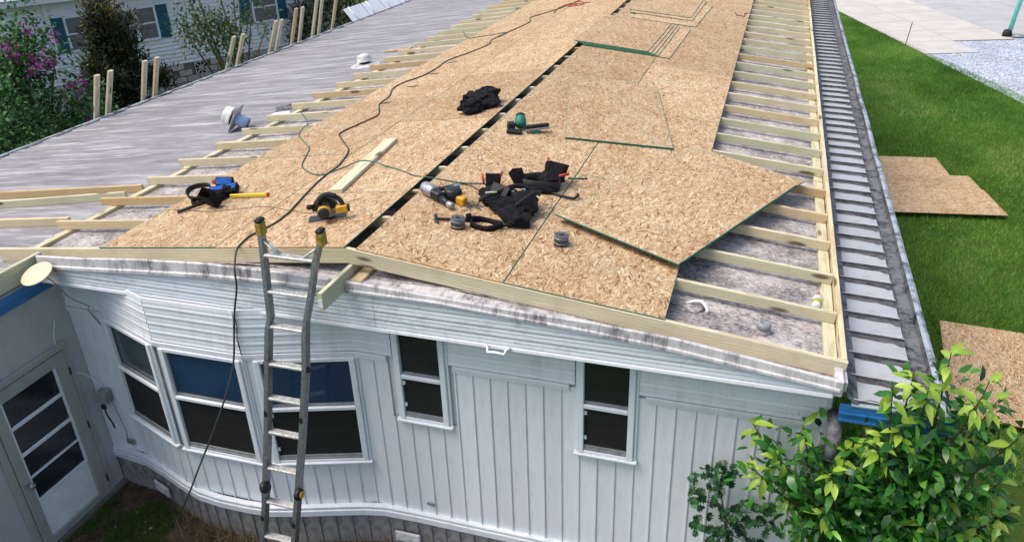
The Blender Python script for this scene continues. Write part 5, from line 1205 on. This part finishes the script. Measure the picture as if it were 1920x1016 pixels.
def front_shrub():
    t = thing('leafy_shrub', 'large glossy green shrub with lime young leaves at the house corner', 'shrub', T(4.15, -.25, G))
    TIPS = [(4.22, -0.43, 0.0), (3.94, -0.5, -0.24), (4.07, -0.35, -0.21), (4.14, -0.47, -0.24), (4.41, -0.52, -0.23), (4.56, -0.35, -0.32), (4.43, -0.09, -0.66), (3.51, -0.15, -0.89), (3.18, -0.17, -0.93), (4.05, -0.44, -0.54), (3.79, -0.28, -0.92), (3.93, -0.41, -0.75), (4.41, -0.46, -0.6), (4.67, -0.5, -0.48), (3.21, -0.44, -1.11), (3.48, -0.09, -1.6), (3.59, -0.14, -1.52), (4.01, -0.15, -1.56), (4.24, -0.15, -1.47), (4.34, -0.45, -1.28), (4.67, -0.4, -1.25), (3.56, -0.24, -1.78), (3.93, -0.18, -1.71), (4.26, -0.3, -0.34), (4.8, -0.11, -1.12), (3.69, -0.51, -0.95), (4.28, -0.25, -1.03), (4.09, -0.21, -1.2), (4.52, -0.3, -1.11), (3.68, -0.46, -1.32), (4.84, -0.31, -1.2), (3.32, -0.51, -0.88), (3.9, -0.20, -0.83), (4.53, -0.2, -0.3)]
    r = random.Random(12)
    young = [blade_leaf(.105, .046, c, 'leaf_shrub_young') for c in (.4, .7, 1.0)]
    dark = [blade_leaf(.115, .050, c, 'leaf_shrub_dark') for c in (.15, .3, .5)]
    root = Vector((4.15, -.2, G)); hub = [Vector((4.1, -.2, -2.2)), Vector((4.25, -.25, -1.6)), Vector((3.85, -.2, -1.7)), Vector((4.4, -.25, -1.7))]
    for h in hub: wbuild(B().tube(smooth_path([root+Vector((r.uniform(-.05, .05), r.uniform(-.05, .05), 0)), root.lerp(h, .5)+Vector((.04, .03, .05)), h], 4), [.028]*4+[.022]*5, 7), 'stem', 'bark', t)
    def lf(me, p, ax, up=None):
        ax = Vector(ax).normalized(); u = Vector(up or (r.uniform(-.4, .4), r.uniform(-.6, .1), 1)); z = (u-ax*u.dot(ax)).normalized(); y = z.cross(ax); s = r.uniform(.8, 1.2)
        m = Matrix((ax*s, y*s, z*s)).transposed().to_4x4(); m.translation = p; inst('leaf', me, t, m)
    fill_c = []
    cnt = 0
    for i, tip in enumerate(TIPS):
        tip = Vector(tip); h = min(hub, key=lambda q: (q-tip).length)
        mid = h.lerp(tip, .55)+Vector((r.uniform(-.06, .06), r.uniform(-.06, .06), -.05))
        path = smooth_path([h, mid, tip], 6); n = len(path)
        wbuild(B().tube(path, [.013*(1-.75*k/(n-1)) for k in range(n)], 6), 'branch', 'twig', t)
        d = (tip-mid).normalized()
        for k in range(6):                       # young rosette at the tip, drooping
            a = 2*math.pi*(k/6+r.uniform(-.05, .05)); s = Vector((math.cos(a), math.sin(a), 0))
            if cnt < 300: lf(r.choice(young), tip-d*.025*k+s*.008, d*.45+s*r.uniform(.35, .8)+Vector((0, -.1, r.uniform(-1.1, .15)))); cnt += 1
        for k in range(3):                       # older leaves along the branch end
            q = tip.lerp(mid, .08+.20*k); a = r.uniform(0, 6.28)
            if cnt < 300: lf(r.choice(dark), q, d*.3+Vector((math.cos(a), math.sin(a), r.uniform(-.3, .3)))); cnt += 1
        for k in range(6): fill_c.append(tuple(tip.lerp(h, .14+.14*k)))
    rr = np.random.default_rng(8)
    cen = np.concatenate([np.array(fill_c), ellipsoid(75, (4.15, -.12, -1.6), (.62, .38, .65), rr, .2), ellipsoid(60, (4.2, -.1, -2.3), (.7, .45, .7), rr, .2)])
    p, ax, nr = cloud(cen, 12, .085, rr, -.05); n = len(p)
    o = leaf_mesh('inner_leaves', p, ax, nr, .115*rr.uniform(.4, 1.2, n), .048*rr.uniform(.7, 1.25, n), np.clip(rr.normal(.36, .27, n), 0, 1), 'leaf_old', t); o['kind'] = 'stuff'
    # oak-leaved sapling against the wall
    s = thing('oak_sapling', 'small dark lobed-leaf sapling against the pale wall', 'sapling', T(3.15, -.12, G))
    SP = [(2.9, -.12, -1.49), (3.02, -.12, -1.54), (2.82, -.12, -1.75), (3.02, -.12, -1.81), (2.92, -.12, -2.03), (3.12, -.12, -1.97), (3.26, -.12, -1.8), (3.39, -.12, -1.9), (3.21, -.12, -2.09), (3.03, -.12, -2.14), (3.05, -.12, -1.48), (3.3, -.15, -2.3), (3.1, -.15, -2.4)]
    lob = [(0, .0), (.15, .22), (.25, .12), (.4, .42), (.5, .2), (.65, .45), (.75, .22), (.9, .3), (1., 0)]
    L = .085
    vs = [(u*L, k*L, .01*math.sin(u*3)) for u, k in lob]+[(u*L, -k*L, .01*math.sin(u*3)) for u, k in lob[1:-1]]+[(.5*L, 0, -.004)]
    c = len(vs)-1; idx = list(range(len(lob)))+list(range(c-1, len(lob)-1, -1))
    me = B().add(vs, [(idx[i], idx[(i+1) % len(idx)], c) for i in range(len(idx))]).mesh('leaf', 'leaf_oak')
    base = Vector((3.15, -.12, G)); mid = Vector((3.12, -.13, -2.2))
    wbuild(B().tube([base, mid, (3.0, -.12, -1.55)], [.016, .011, .004], 6), 'stem', 'twig', s)
    for q in SP:
        q = Vector(q)
        wbuild(B().tube([mid.lerp(Vector((3.0, -.12, -1.55)), min(1, max(0, (q.z+2.3)/.9))), q], [.006, .003], 5), 'twig', 'twig', s)
        for k in range(13):
            a = Vector((r.gauss(0, 1), r.gauss(0, 1), r.gauss(0, .7))).normalized(); u = Vector((r.uniform(-.5, .5), -.6, 1)); z = (u-a*u.dot(a)).normalized(); y = z.cross(a); sc_ = r.uniform(.7, 1.15)
            m = Matrix((a*sc_, y*sc_, z*sc_)).transposed().to_4x4(); m.translation = q+Vector((r.gauss(0, .05), r.gauss(0, .035), r.gauss(0, .05))); inst('leaf', me, s, m)
front_shrub()
def weeds():
    r = np.random.default_rng(17)
    spots = [(-1.75, -.42, .17, .10, 260), (-1.45, -.50, .15, .08, 130), (-1.2, -.45, .12, .07, 90), (-.9, -.42, .18, .1, 150), (-.3, -.2, .2, .06, 140), (.1, -.1, .15, .05, 90), (.6, -.1, .3, .06, 120), (-2.2, -.32, .2, .05, 60)]
    P = []
    for x, y, sx, sy, n in spots: P.append(np.stack([r.normal(x, sx, n), r.normal(y, sy, n), np.full(n, G)], 1))
    blades('dry_weeds', np.concatenate(P), .22, .010, 'weed', 18, 1.4, 'dry brown weeds growing along the foot of the skirting', 'weeds')
    for i in range(7):                # pale pebbles in the dirt by the door corner
        x, y = -2.85+.45*rnd.random(), -.28-.3*rnd.random(); k = .008+.010*rnd.random()
        bm = bmesh.new(); bmesh.ops.create_icosphere(bm, subdivisions=2, radius=k)
        for v in bm.verts: v.co = Vector((v.co.x*1.3, v.co.y, v.co.z*.7))*(1+.35*noise.noise(v.co*60+Vector((i, 0, 0))))
        me = bpy.data.meshes.new('pebble'); bm.to_mesh(me); bm.free(); me.materials.append(M['block'])
        tag(put(bpy.data.objects.new('pebble', me), None, T(x, y, G+.008+k*.4)), 'small pale pebble in the dirt near the storm door', 'pebble', 'pebbles in the dirt by the door')
weeds()
